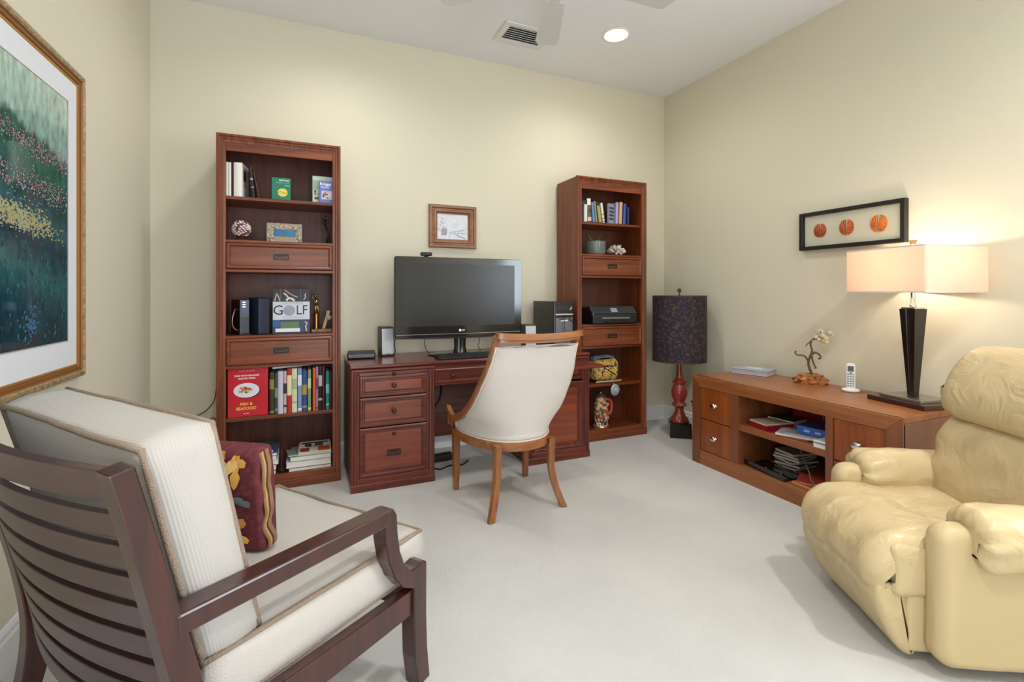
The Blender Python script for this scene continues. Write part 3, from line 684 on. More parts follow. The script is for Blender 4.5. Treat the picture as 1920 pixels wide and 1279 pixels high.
def drawer(parent, x0, x1, z0, z1, knob='knob', lock=False, yf=DF+.018):
    d = M().box(L_(x0)+.012, L_(x1)-.012, Ly(yf)+.004, Ly(yf)+.40, z0+.006, z1-.006).build('drawer', dkx, parent)
    M().mitre(L_(x0), L_(x1), z0, z1, Ly(yf), [(0, -.004), (0, .010), (.006, .013), (.014, .013), (.02, .008), (.026, .008), (.03, .001), (.035, .001)], fill=1).build('drawer_front', [dkx, dkp], d, smooth=30)
    cx, cz = (L_(x0)+L_(x1))/2, (z0+z1)/2
    if knob == 'knob':
        M().lathe([(.001, 0), (.014, 0), (.014, .003), (.006, .006), (.006, .014), (.014, .019), (.015, .024), (.010, .029), (.001, .03)], 18).build('knob', knobm, d, smooth=35, loc=(cx, Ly(yf)-.001, cz), rot=(PI/2, 0, 0))
    elif knob == 'pull':
        y = Ly(yf)-.001
        m = M().mitre(cx-.043, cx+.043, cz-.035, cz+.003, y, [(0, 0), (0, .004), (.007, .004), (.009, -.001)], fill=0)
        m.box(cx-.028, cx+.028, y-.006, y-.002, cz-.018, cz-.006)
        m.build('handle', dmetal, d, label='recessed dark metal pull')
    if lock:
        M().lathe([(.001, 0), (.012, 0), (.012, .003), (.009, .004), (.008, .002), (.001, .002)], 18).build('lock', knobm, d, smooth=30, loc=(cx, Ly(yf)-.001, z1-.05), rot=(PI/2, 0, 0))
    return d
for k, (x0, x1) in enumerate(PX):
    for xs in ((x0, x0+.02), (x1-.02, x1)):
        M().box(L_(xs[0]), L_(xs[1]), Ly(DF)+.022, Ly(DB), 0, DH-.026).build('side_panel', dkz, desk, bevel=.001)
    M().box(L_(x0)+.02, L_(x1)-.02, Ly(DB)-.012, Ly(DB), .02, DH-.026).build('back_panel', dkz, desk)
    M().mitre(L_(x0)-.002, L_(x1)+.002, .0, DH-.026, Ly(DF)+.022, [(0, -.004), (0, .02), (.004, .024), (.012, .024), (.02, .016), (.03, .014), (.036, .008), (.048, .006), (.048, -.01)]).build('face_frame', dkz, desk, smooth=30)
    m = M().box(L_(x0)-.005, L_(x1)+.005, Ly(DF)-.006, Ly(DF)+.02, 0, .045); m.box(L_(x0)+.03, L_(x1)-.03, Ly(DF)+.004, Ly(DF)+.03, .03, .078)
    m.box(L_(x0)-.005, L_(x0)+.01, Ly(DF)+.02, Ly(DB), 0, .045); m.box(L_(x1)-.01, L_(x1)+.005, Ly(DF)+.02, Ly(DB), 0, .045)
    m.build('plinth', dkx, desk, bevel=.003)
x0, x1 = PX[0]; a, b = x0+.047, x1-.047
s1 = M().box(L_(a), L_(b), Ly(DF)+.004, Ly(DF)+.45, .694, .713).build('writing_slide', dkx, desk, bevel=.002)
M().lathe([(.001, 0), (.007, .0), (.007, .008), (.011, .012), (.001, .018)], 14).build('knob', knobm, s1, smooth=35, loc=((L_(a)+L_(b))/2, Ly(DF)+.004, .703), rot=(PI/2, 0, 0))
drawer(desk, a, b, .566, .690); drawer(desk, a, b, .384, .560)
drawer(desk, a, b, .079, .377, 'pull', True)
# knee space
ka, kb = PX[0][1], PX[1][0]
M().box(L_(ka), L_(kb), Ly(DF)+.03, Ly(DF)+.05, .60, DH-.026).build('apron', dkx, desk)
drawer(desk, ka+.008, kb-.008, .612, .706, 'none', yf=DF+.035)
ld = [c for c in desk.children if c.name.startswith('drawer')][-1]
for x in (ka+.13, kb-.13):
    M().lathe([(.001, 0), (.012, 0), (.005, .005), (.005, .012), (.012, .017), (.012, .022), (.001, .027)], 16).build('knob', knobm, ld, smooth=35, loc=(L_(x), Ly(DF+.034), .659), rot=(PI/2, 0, 0))
M().box(L_(ka), L_(kb), Ly(DB)-.012, Ly(DB), .12, DH-.026).build('modesty_panel', dkx, desk)
x0, x1 = PX[1]; a, b = x0+.047, x1-.047
s2 = M().box(L_(a), L_(b), Ly(DF)-.28, Ly(DF)+.2, .694, .710).build('writing_slide', dkx, desk, bevel=.002, label='slide pulled out towards the room')
drawer(desk, a, b, .573, .687)
d = M().mitre(L_(a), L_(b), .079, .558, Ly(DF)+.018, [(0, -.012), (0, .010), (.006, .013), (.014, .013), (.02, .008), (.035, .008), (.04, .001), (.046, .001)], fill=1).build('cupboard_door', [dkz, dkp], desk, smooth=30)
M().lathe([(.001, 0), (.012, 0), (.005, .005), (.005, .012), (.012, .017), (.001, .024)], 16).build('knob', knobm, d, smooth=35, loc=(L_(a)+.06, Ly(DF)+.017, .40), rot=(PI/2, 0, 0))

# things on the desk
Z = .7605
t = thing('set_top_box', 'flat black box on the left end of the desk', 'electronics box', (-2.765, -.19, Z), -.10)
M().box(-.09, .09, -.10, .10, .004, .036).build('housing', blackm, t, bevel=.004)
M().box(-.082, .082, -.102, -.099, .008, .032).build('front_panel', blackg, t, bevel=.002)
for sx in (-.07, .07):
    for sy in (-.08, .08): M().lathe([(.008, 0), (.008, .005)], 10, c=(sx, sy, 0)).build('foot', blackm, t)
M().box(-.075, -.06, -.1035, -.102, .018, .022).build('button', mat('button_grey', '#77787a', .4), t)
spg = mat('speaker_silver', '#b7b9be', .4, .35); spc = mat('speaker_cloth', '#8f929a', .7, bump=.5, bscale=600)
def speaker(x, y, rz, label):
    t = thing('desktop_speaker', label, 'speaker', (x, y, Z), rz, 'silver speakers beside the television')
    m = M().loft([[(-w, -d0, z), (w, -d0, z), (w*.9, .07, z), (-w*.9, .07, z)] for w, d0, z in ((.043, .048, 0), (.045, .05, .02), (.045, .042, .19), (.042, .036, .2))]); m.build('cabinet', mat('speaker_dark', '#2b2c30', .4), t, bevel=.004)
    m = M().loft([[(-.041, -.052, .012), (.041, -.052, .012), (.041, -.046, .012), (-.041, -.046, .012)], [(-.041, -.0445, .19), (.041, -.0445, .19), (.041, -.038, .19), (-.041, -.038, .19)]]); m.build('grille', spg, t, bevel=.003)
    M().box(-.018, .018, -.0525, -.0515, .016, .019).build('badge', mat('badge_dark', '#4b4c50', .4), t)
    return t
speaker(-2.598, -.165, .12, 'silver fronted speaker left of the television'); speaker(-1.565, -.315, -.12, 'silver fronted speaker right of the television, partly hidden by the chair')
# television
t = thing('television', 'wide black flat television on a swivel stand on the desk', 'television', (-2.092, -.285, Z))
y = -.02
def slab(m, x0, x1, z0, z1, ya, yb, r, mi=0, curve=0):
    pts = []
    for cx, cz, a in ((x1-r, z0+r, -PI/2), (x1-r, z1-r, 0), (x0+r, z1-r, PI/2), (x0+r, z0+r, PI)):
        for i in range(5): pts.append((cx+r*math.cos(a+PI/2*i/4), cz+r*math.sin(a+PI/2*i/4)))
    bot = [(x0+r+(x1-x0-2*r)*i/12, z0-curve*math.sin(PI*i/12)) for i in range(1, 12)]
    pts = pts+bot
    m.loft([[(x, yy, z) for x, z in pts] for yy in (ya, yb)], mi=mi)
m = M(); slab(m, -.469, .469, .122, .686, y, y+.035, .014, curve=.008); slab(m, -.40, .40, .17, .64, y+.035, y+.085, .03)
m.build('casing', blackm, t, bevel=.003)
m = M(); slab(m, -.467, .467, .128, .684, y-.004, y, .014); m.build('bezel', blackg, t, bevel=.001)
M().box(-.412, .410, y-.0052, y-.0042, .205, .640).build('screen', mat('tv_screen', '#141417', .27, spec=.6), t)
m = M(); N_ = 24
m.loft([[(x, y-.006-.004*math.cos(x*3), .150+.004*abs(x)), (x, y+.002, .150+.004*abs(x)), (x, y+.002, .146+.004*abs(x)), (x, y-.006-.004*math.cos(x*3), .146+.004*abs(x))] for x in [-.46+.92*i/N_ for i in range(N_+1)]]); m.build('bezel_trim', mat('trim_silver', '#8f9094', .25, .8), t)
lg = mat('logo_white', '#e6e6e8', .4)
M().lathe([(.001, 0), (.0095, 0), (.0095, .001), (.001, .001)], 24).build('logo', lg, t, loc=(-.012, y-.0045, .172), rot=(PI/2, 0, 0))
text('logo', 'LG', .017, lg, t, (.012, y-.0048, .172), bold=.0004)
M().loft([[(r*math.cos(2*PI*j/20), .02+.7*r*math.sin(2*PI*j/20), z) for j in range(20)] for r, z in ((.052, .012), (.042, .05), (.046, .13))]).build('stand_neck', blackg, t, smooth=35)
M().loft([[(r*math.cos(2*PI*j/36), .0+.44*r*math.sin(2*PI*j/36), z) for j in range(36)] for r, z in ((.235, 0), (.24, .004), (.235, .009), (.06, .014))]).build('stand_base', blackg, t, smooth=35)
t = thing('webcam', 'small black webcam clipped on the top edge of the television', 'webcam', (-2.345, -.29, Z+.6865))
M().box(-.012, .012, -.022, .02, 0, .006).build('clip', blackm, t, bevel=.002)
m = puff(rrect(-.04, .04, .006, .032, .009), -.02, .006, .006, 'y', 3); m.build('body', blackm, t, smooth='all')
M().lathe([(.001, 0), (.009, 0), (.010, .004), (.007, .005), (.001, .003)], 18).build('lens', blackg, t, loc=(0, -.019, .019), rot=(PI/2, 0, 0), smooth=30)
# keyboard
t = thing('keyboard', 'black computer keyboard in front of the television stand', 'keyboard', (-2.06, -.455, Z), 0)
t.location = (-2.10, -.46, Z)
M().loft([[(-.215, -.065, 0), (.215, -.065, 0), (.215, .065, 0), (-.215, .065, 0)], [(-.215, -.065, .010), (.215, -.065, .010), (.215, .065, .02), (-.215, .065, .02)]]).build('tray', blackm, t, bevel=.003)
m = M()
for r_ in range(6):
    for k in range(20):
        if random.random() < .03: continue
        x = -.203+k*.0205; yy = -.056+r_*.019; zz = .0105+(yy+.065)/.13*.01
        m.box(x, x+.017, yy, yy+.015, zz, zz+.005)
m.build('keys', mat('key_black', '#26272a', .35), t, kind='stuff')
# pc tower
t = thing('computer_tower', 'glossy black computer tower with silver front on the desk end', 'computer', (-1.312, -.405, Z), 0)
M().box(-.082, .082, .012, .365, .006, .372).build('case', mat('pc_black', '#1c1d20', .25, coat=.3), t, bevel=.004)
M().box(-.083, .083, 0, .014, .006, .374).build('front_panel', blackg, t, bevel=.004)
M().box(-.072, .072, -.003, .001, .05, .25).build('front_grille', mat('pc_silver', '#6e7078', .3, .6), t, bevel=.003)
M().box(-.075, .075, -.003, .001, .30, .34).build('drive_door', mat('pc_gloss', '#3a3c42', .12, .5), t, bevel=.002)
M().box(-.075, .075, -.005, .001, .268, .279).build('silver_strip', nickel, t, bevel=.001)
M().box(-.03, .03, -.0045, -.002, .222, .232).build('badge', white, t)
for sx in (-.06, .06): M().box(sx-.012, sx+.012, .03, .06, 0, .008).build('foot', blackm, t)
M().prism([(.046, .305), (.062, .312), (.066, .326), (.058, .338), (.060, .326), (.050, .320)], -.0045, -.0025).build('badge_emblem', mat('emblem_gold', '#d2b25a', .3, .6), t)
m = M(); m.tube(spline([(-.05, -.012, .26), (-.02, -.02, .235), (.02, -.02, .262), (.05, -.015, .23), (.085, -.01, .2), (.088, -.012, .1), (.06, -.02, .02)], 8), .003, 6)
m.tube(spline([(0, -.012, .25), (-.01, -.02, .18), (.01, -.018, .1), (0, -.02, .03)], 6), .002, 5); m.build('headset_cable', blackm, t, smooth='all')
def cable(label, pts, r=.003, mt=None, name='cable'):
    o = M().tube(spline(pts, 8), r, 7).build(name, mt or blackm, None, smooth='all'); return tag(o, label, 'cable')
cable('thin black cord hanging behind the left edge of the television', [(-2.545, -.235, .885), (-2.552, -.24, .84), (-2.545, -.23, .80), (-2.55, -.22, .765)])
cable('thin black cord hanging down left of the television stand', [(-2.34, -.215, .885), (-2.335, -.215, .83), (-2.325, -.22, .79), (-2.30, -.21, .7645)], .0025)
cable('thin black cord hanging down right of the television stand', [(-1.93, -.215, .885), (-1.925, -.215, .84), (-1.93, -.2, .80), (-1.90, -.19, .7645)], .0025)
cable('thick black cord drooping in the knee space of the desk', [(-2.20, -.11, .70), (-2.20, -.13, .58), (-2.21, -.18, .46), (-2.26, -.2, .38), (-2.34, -.22, .33)], .008)
cable('black cord lying on the carpet under the desk', [(-2.33, -.36, .006), (-2.28, -.42, .006), (-2.20, -.38, .006), (-2.12, -.40, .006), (-2.05, -.33, .006)], .005)
cable('thin black cord curling against the wall left of the left bookcase', [(-3.60, .03, .62), (-3.64, .03, .58), (-3.655, .03, .50), (-3.70, .028, .44), (-3.76, .03, .40), (-3.70, .03, .36), (-3.66, .03, .39), (-3.63, .03, .33), (-3.62, .03, .25)], .0028)
t = thing('power_strip', 'black power block on the carpet in the knee space', 'power strip', (-2.24, -.24, 0), .1)
M().box(-.10, .10, -.035, .035, 0, .045).build('housing', blackm, t, bevel=.006)
for k in range(4): M().lathe([(.001, .044), (.014, .044), (.014, .048), (.001, .047)], 14, c=(-.07+k*.045, 0, 0)).build('socket', blackg, t)

# small winter sketch in a wooden frame, above the television
p0 = shell((-2.257, 0, 1.543)); p1 = shell((-1.881, 0, 1.87)); yw = WY1
fw = wood('frame_oak', '#75472a', '#a06c45', 'x', .35, .3)
t = thing('framed_sketch', 'small wood framed winter village drawing above the television', 'framed picture', ((p0.x+p1.x)/2, yw, p0.z))
hw, hh = (p1.x-p0.x)/2, p1.z-p0.z
M().mitre(-hw, hw, 0, hh, 0, [(0, 0), (0, .022), (.006, .028), (.02, .026), (.028, .016), (.036, .016), (.042, .024), (.05, .022), (.062, .008), (.068, .008), (.07, .004)]).build('frame', fw, t, smooth=30)
M().box(-hw+.066, hw-.066, -.006, -.002, .066, hh-.066).build('drawing', mat('sketch_paper', '#d9dbe2', .5, var=.1, vscale=40), t)
m = M(); ys = -.0068
def ln(x0, z0, x1, z1, r=.0012): m.tube([(x0, ys, z0), (x1, ys, z1)], r, 5)
for a in ((-.085, .15, -.085, .095), (-.085, .15, -.06, .165), (-.06, .165, -.048, .15), (-.048, .15, -.048, .11), (-.09, .11, -.05, .10), (.0, .115, .11, .12), (.03, .10, .10, .075), (-.02, .12, .02, .13), (.02, .13, .11, .15), (-.03, .08, -.02, .125), (.0, .135, .0, .115), (.02, .135, .02, .12), (.045, .14, .045, .12), (.075, .15, .075, .12), (.03, .105, .105, .08)): ln(*a)
for i in range(36):
    x = random.gauss(-.085, .018); z = random.uniform(.12, .23)
    if -.11 < x < .11: ln(x, z, x+random.uniform(-.012, .012), z+random.uniform(.004, .016), .0008)
m.build('pencil_lines', mat('pencil', '#8d8a99', .6), t, kind='stuff')
M().box(-.088, -.05, -.0068, -.006, .10, .148).build('house_print', mat('sketch_house', '#a8a0ac', .6), t)

# large framed garden painting on the left wall
T_ = thing('garden_painting', 'large gold framed garden pond painting on the left wall', 'framed painting', (WX0, -.991, .847), PI/2)
# local: x runs along +y world from the frame's right edge (x=0) to the left (x=-1.35), front -y => +x world
PW, PH = 1.44, 1.259
gf1 = mat('carved_gold', '#a98f6c', .45, .35, bump=1.0, bscale=70, var=.25, vscale=60)
gf2 = mat('bright_gold', '#b78a42', .38, .5); gf3 = mat('gold_brown', '#8a5a2c', .4, .3)  # gf3 is the brown band of the moulding
prf = [(0, 0), (0, .018), (.006, .026), (.021, .029), (.028, .025), (.031, .019), (.041, .017), (.045, .0125), (.050, .0155), (.055, .014), (.057, .0125)]
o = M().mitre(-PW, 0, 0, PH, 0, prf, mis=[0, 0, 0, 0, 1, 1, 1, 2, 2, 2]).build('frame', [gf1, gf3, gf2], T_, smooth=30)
m = M()
for k in range(30):      # carved bosses along the outer moulding
    for zz in (.014, PH-.014): m.ball((-.03-k*.047, -.025, zz), .009, 8, 5, sc=(1.5, .5, .8))
for k in range(26):
    m.ball((-.014, -.025, .03+k*.047), .008, 8, 5, sc=(.8, .5, 1.5))
m.build('carved_bosses', gf1, T_, kind='stuff', smooth='all')
M().box(-PW+.042, -.042, -.0125, -.003, .042, PH-.042).build('mat_board', mat('mat_board', '#dfe1e6', .6), T_)
ax0, ax1, az0, az1 = -PW+.140, -.140, .160, PH-.149
def painting_mat():
    mt = D.materials.new('garden_paint'); mt.use_nodes = True; nt = mt.node_tree; b = nt.nodes['Principled BSDF']; N = nt.nodes.new; L = nt.links.new
    tc = N('ShaderNodeTexCoord'); sp = N('ShaderNodeSeparateXYZ'); L(tc.outputs['Object'], sp.inputs[0])
    mp = N('ShaderNodeMapping'); mp.inputs['Scale'].default_value = (10, 10, 4); L(tc.outputs['Object'], mp.inputs[0])
    n = N('ShaderNodeTexNoise'); n.inputs['Scale'].default_value = 1.6; n.inputs['Detail'].default_value = 7; n.inputs['Distortion'].default_value = 1.2; L(mp.outputs[0], n.inputs['Vector'])
    mr = N('ShaderNodeMapRange'); mr.inputs['From Min'].default_value = az0; mr.inputs['From Max'].default_value = az1; L(sp.outputs['Z'], mr.inputs['Value'])
    sl = N('ShaderNodeMath'); sl.operation = 'MULTIPLY_ADD'; sl.inputs[1].default_value = .22; L(sp.outputs['X'], sl.inputs[0]); L(mr.outputs[0], sl.inputs[2])
    ma = N('ShaderNodeMath'); ma.operation = 'MULTIPLY_ADD'; ma.inputs[1].default_value = .12; L(n.outputs[0], ma.inputs[0]); L(sl.outputs[0], ma.inputs[2])
    r = N('ShaderNodeValToRGB'); L(ma.outputs[0], r.inputs[0]); e = r.color_ramp.elements
    e[0].position = .05; e[0].color = lin('#1f3b44'); e[1].position = 1.0; e[1].color = lin('#a9beb2')
    for p, c in ((.12, '#1c4650'), (.25, '#2b5f62'), (.36, '#213c48'), (.46, '#3a5f62'), (.54, '#24474c'), (.64, '#2a5f50'), (.74, '#2c6054'), (.765, '#86aa9e')): q = e.new(p); q.color = lin(c)
    n2 = N('ShaderNodeTexNoise'); n2.inputs['Scale'].default_value = 5; n2.inputs['Detail'].default_value = 4; L(mp.outputs[0], n2.inputs['Vector'])
    x = N('ShaderNodeMix'); x.data_type = 'RGBA'; x.blend_type = 'OVERLAY'; x.inputs[0].default_value = .8; L(r.outputs[0], x.inputs[6]); L(n2.outputs[0], x.inputs[7])
    L(x.outputs[2], b.inputs['Base Color']); b.inputs['Roughness'].default_value = .08; b.inputs['Specular IOR Level'].default_value = .5
    return mt
M().box(ax0, ax1, -.0133, -.012, az0, az1).build('canvas_print', painting_mat(), T_)
M().mitre(ax0-.003, ax1+.003, az0-.003, az1+.003, -.0125, [(0, 0), (0, .002), (.003, .002), (.003, 0)]).build('mat_edge', mat('mat_edge', '#9d9488', .6), T_)
m = M()
def dab(x, z, s, mi, asp=1.3):
    if not (ax0+.01 < x < ax1-.01 and az0+.01 < z < az1-.01): return
    a = random.uniform(-.5, .5); p = []
    for k in range(6):
        q = k*PI/3; u, v_ = s*asp*math.cos(q), s*math.sin(q); p.append((x+u*math.cos(a)-v_*math.sin(a), -.0138-random.random()*.0004, z+u*math.sin(a)+v_*math.cos(a)))
    m.add(p, [tuple(range(6))], mi)
zz = az1-.36
for i in range(1100): x = random.uniform(ax0, ax1); dab(x, .86+(-x-.155)*.02+random.gauss(0, .022)-.10*(x+.5)*.5, random.uniform(.0015, .0036), random.choice((0, 0, 1, 2)))
for i in range(1000): x = random.uniform(ax0, ax1); dab(x, .70+random.gauss(0, .028)-.06*x, random.uniform(.0015, .0038), random.choice((1, 2, 2, 0)))
for i in range(900): x = random.gauss(-.52, .14); dab(x, .60+random.gauss(0, .022)+.1*(x+.5)*-.8, random.uniform(.0018, .004), random.choice((3, 2, 3)), 2.2)
for i in range(90): dab(random.gauss(-.42, .035), random.gauss(.245, .03), random.uniform(.003, .005), random.choice((4, 4, 5)))
for i in range(260): dab(random.uniform(ax0, ax1), random.uniform(az0, .62), random.uniform(.006, .012), random.choice((5, 6)), .6)
m.build('paint_dabs', [mat('dab_pink', '#b8798c', .5), mat('dab_rose', '#9d4f66', .5), mat('dab_white', '#9aa892', .5), mat('dab_yellow', '#a89c68', .5), mat('dab_blue', '#476ba8', .5), mat('dab_teal', '#2c6a66', .5), mat('dab_deep', '#26434f', .5)], T_, kind='stuff')

# shadow box with three shells on the right wall
q0 = shell((0, -1.374, 1.482)); q1 = shell((0, -1.998, 1.731))
sw, sh_ = q0.y-q1.y, q1.z-q0.z
t = thing('shell_shadow_box', 'long black shadow box with three orange seed shells on the right wall', 'framed shells', (WX1, (q0.y+q1.y)/2, q0.z), -PI/2)
M().mitre(-sw/2, sw/2, 0, sh_, 0, [(0, 0), (0, .038), (.002, .040), (.022, .040), (.024, .038), (.024, .01)]).build('frame', mat('black_frame', '#1a1716', .35), t)
M().box(-sw/2+.02, sw/2-.02, -.012, -.004, .02, sh_-.02).build('backing', mat('backing_cream', '#e2ddc8', .7), t)
sm = [mat('shell_rust', '#b5532a', .5, var=.25, vscale=60), mat('shell_orange', '#c6602c', .5, var=.25, vscale=60), mat('shell_bright', '#d9782a', .5, var=.25, vscale=60)]
for i, x in enumerate((-.185, -.015, .17)):
    m = M(); s_ = (.048, .052, .054)[i]
    for sg in (-1, 1):
        for k in range(7):
            a0 = PI/2-sg*(.15+k*.42); a1 = a0-sg*.40
            def P_(a, q): r = s_*(1+.08*math.cos(2*a)); return (sg*.0015+r*q*math.cos(a)*.74, -.018-.008*(1-q*q), r*q*math.sin(a)*1.02)
            am = (a0+a1)/2
            c_ = (sg*.004, -.026, -s_*.55); b_ = [c_, P_(a0, 1), (P_(am, 1.02)[0], P_(am, 1)[1]-.006, P_(am, 1.02)[2]), P_(a1, 1)]
            m.add(b_+[(p[0], p[1]+.01, p[2]) for p in b_], [(0, 1, 2), (0, 2, 3), (4, 6, 5), (4, 7, 6), (1, 5, 6, 2), (2, 6, 7, 3), (0, 4, 5, 1), (3, 7, 4, 0)])
    m.build('shell', sm[i], t, loc=(x, 0, sh_*.5+.0), label=('small rust coloured pleated shell', 'middle pleated orange shell', 'brightest orange pleated shell')[i])
M().box(-sw/2+.022, sw/2-.022, -.0365, -.035, .022, sh_-.022).build('glass_pane', mat('thin_glass', '#ffffff', .0, trans=1, ior=1.05), t)

# ---------------------------------------------------------------- floor lamp in the corner
t = thing('floor_lamp', 'turned red wood floor lamp with a dark mottled drum shade', 'lamp', (-.235, -.455, 0), -.61)
bb = mat('lamp_black', '#0e0c0c', .08, coat=.8)
M().box(-.085, .085, -.085, .085, 0, .122).build('base', bb, t, bevel=.004)
rw = mat('red_lacquer', '#8e3326', .25, coat=.5, var=.18, vscale=14)
M().lathe([(.001, .122), (.074, .122), (.078, .132), (.070, .15), (.05, .175), (.038, .205), (.034, .23), (.04, .248), (.056, .256), (.060, .264), (.056, .273), (.046, .28), (.042, .29), (.052, .31), (.064, .34), (.066, .37), (.060, .40), (.046, .428), (.044, .436), (.056, .444), (.058, .452), (.05, .46), (.036, .47), (.026, .50), (.021, .56), (.018, .64), (.018, .66), (.001, .66)], 36).build('turned_column', rw, t, smooth=50)
M().cyl((0, 0, .66), (0, 0, 1.19), .006).build('stem', dmetal, t)
shm = patterned('shade_mottled', '#241b28', [('#32252a', 22), ('#4f3b30', 60), ('#221c2e', 34)], 10, .44)
m = M().loft([[(r*math.cos(2*PI*j/56), r*math.sin(2*PI*j/56), z) for j in range(56)] for r, z in ((.216, .632), (.216, 1.172), (.212, 1.172), (.212, .632))], loop=True); m.build('shade', shm, t, smooth=40)
for z in (.628, 1.168): m = M().loft([[(r*math.cos(2*PI*j/56), r*math.sin(2*PI*j/56), zz) for j in range(56)] for r, zz in ((.2175, z), (.2175, z+.008), (.2105, z+.008), (.2105, z))], loop=True); m.build('shade_rim', mat('shade_rim', '#4d3a2c', .5), t, smooth=40)
m = M()
for k in range(3): a = k*2*PI/3; m.cyl((0, 0, 1.166), (.212*math.cos(a), .212*math.sin(a), 1.166), .0025, seg=6)
m.build('spider', dmetal, t)
m = M().lathe([(.008, 1.17), (.006, 1.18), (.004, 1.19), (.004, 1.2)], 12)
for k in range(8): a = k*PI/4; m.ball((.012*math.cos(a), .004*math.sin(a), 1.217+.014*math.sin(a)), .006, 8, 5)
m.ball((0, 0, 1.217), .009, 10, 6); m.build('finial', mat('antique_brass', '#6f5f42', .4, .8), t, smooth='all')
# waste bin
t = thing('waste_bin', 'slim black waste bin between the floor lamp and the low cabinet', 'bin', (-.168, -.785, 0))
M().loft([[(sx*w, sy*d, z) for sx, sy in ((-1, -1), (1, -1), (1, 1), (-1, 1))] for w, d, z in ((.10, .12, 0), (.115, .14, .33), (.11, .135, .33), (.098, .115, .01))], cap=True).build('body', blackm, t, bevel=.01, seg=3)
M().mitre(-.12, .12, -.145, .145, 0, [(0, 0), (0, .012), (.012, .012), (.012, 0)]).build('rim', blackg, t, loc=(0, 0, .325), rot=(-PI/2, 0, 0))
o = M()
for k in range(5): o.tube(spline([(-.02, -.42-.01*k, .10+.01*k), (-.0, -.60, .14+.010*k), (.012, -.75, .145+.010*k), (.012, -.9, .145+.008*k)], 8), .0045, 6)
tag(o.build('cable_bundle', white, None, smooth='all'), 'bundle of white cables running along the right wall behind the lamp', 'cable')

# ---------------------------------------------------------------- desk chair (faces the desk)
cx, cy = -2.025, -.98
t = thing('desk_chair', 'cream upholstered curved back chair with walnut frame at the desk', 'chair', (cx, cy, 0), .05)
linen = mat('cream_linen', '#ccc3bc', .85, bump=.35, bscale=500, sheen=.2)
# local coords: front +y, z up
def hw_(z): return interp([(.38, .270), (.45, .288), (.55, .298), (.70, .284), (.85, .258), (.98, .248)], z)
def yr_(z): return interp([(.38, -.262), (.45, -.272), (.55, -.292), (.7, -.335), (.85, -.385), (.98, -.43)], z)
def dp_(z): return interp([(.38, .43), (.44, .41), (.47, .35), (.50, .27), (.54, .195), (.60, .135), (.68, .09), (.78, .055), (.98, .03)], z)
def back_pt(s, z, off=0):
    th = s*PI/2; w_ = hw_(z)-off; return (w_*math.sin(th), yr_(z)+off+(dp_(z)-off)*(1-math.cos(th))**1.15, z)
zs = [.392+(.925-.392)*i/22 for i in range(23)]
m = M(); n = 28
def scal(s, z, o):   # scalloped top edge
    return z+(-.012*(1-abs(math.sin(s*PI*2.0))) if z > .90 else 0)
outer = [[back_pt(-1+2*j/n, z, .012) for j in range(n+1)] for z in zs]
inner = [[back_pt(-1+2*j/n, z, .05+.014*math.sin(PI*min(1, (z-.38)/.5))) for j in range(n+1)] for z in zs]
secs = []
for k, z in enumerate(zs):
    o_ = outer[k]; i_ = inner[k][::-1]
    if z > .90: o_ = [(x, y, zz-.014*(1-abs(math.sin((-1+2*j/n)*PI*1.5)))) for j, (x, y, zz) in enumerate(o_)]
    secs.append(o_+i_)
m.loft(secs); m.build('backrest', linen, t, smooth=60)
m = M()
for sgn in (-1, 1):
    m.tube([back_pt(sgn*.975, z, .010) for z in zs], .0045, 6)
m.tube([(x, y-.002, z) for x, y, z in [back_pt(-.98+1.96*j/n, .396, .008) for j in range(n+1)]], .0045, 6)
m.build('piping', mat('cream_piping', '#d2c6b6', .8), t, smooth='all')
# stiles sweeping into low arms
for sgn in (-1, 1):
    pts = [(lambda q: (q[0]-sgn*.016, q[1]+.024, q[2]))(back_pt(sgn, z, -.004)) for z in (.978, .93, .86, .78, .70, .62, .56, .52, .49, .468)]
    p = pts[-1]; pts += [(p[0], p[1]+.03, .457), (p[0], p[1]+.07, .458), (p[0]*.99, p[1]+.11, .47), (p[0]*.985, p[1]+.145, .487), (p[0]*.98, p[1]+.165, .494)]
    pts = spline(pts, 4)
    m = M().bar(pts, (.013*sgn, .004, 0), [.021]*len(pts)); m.build('arm_stile', wal, t, bevel=.006, seg=3)
    q = pts[-1]
    M().bar([(q[0], q[1]-.022, .40), (q[0], q[1]-.026, .44), (q[0], q[1]-.022, .485)], (.011, 0, 0), .013).build('arm_post', wal, t, bevel=.003)
    M().bar([(q[0], q[1]-.07, .40), (q[0], q[1]-.068, .465)], (.008, 0, 0), .008).build('arm_spindle', wal, t, bevel=.002)
pts = [back_pt(-1.02+2.04*j/20, .975, -.004) for j in range(21)]
pts = [(x, y-.012*(1-(x/.25)**2)*0, .972+.012*(abs(x)/.25)**2) for x, y, z in pts]
M().bar(pts, (0, .010, 0.0), .016).build('top_rail', walx, t, bevel=.006, seg=3)
M().bar([(x*.96, y+.005, z-.024) for x, y, z in pts], (0, .006, 0), .007).build('lower_top_rail', walx, t, bevel=.003)
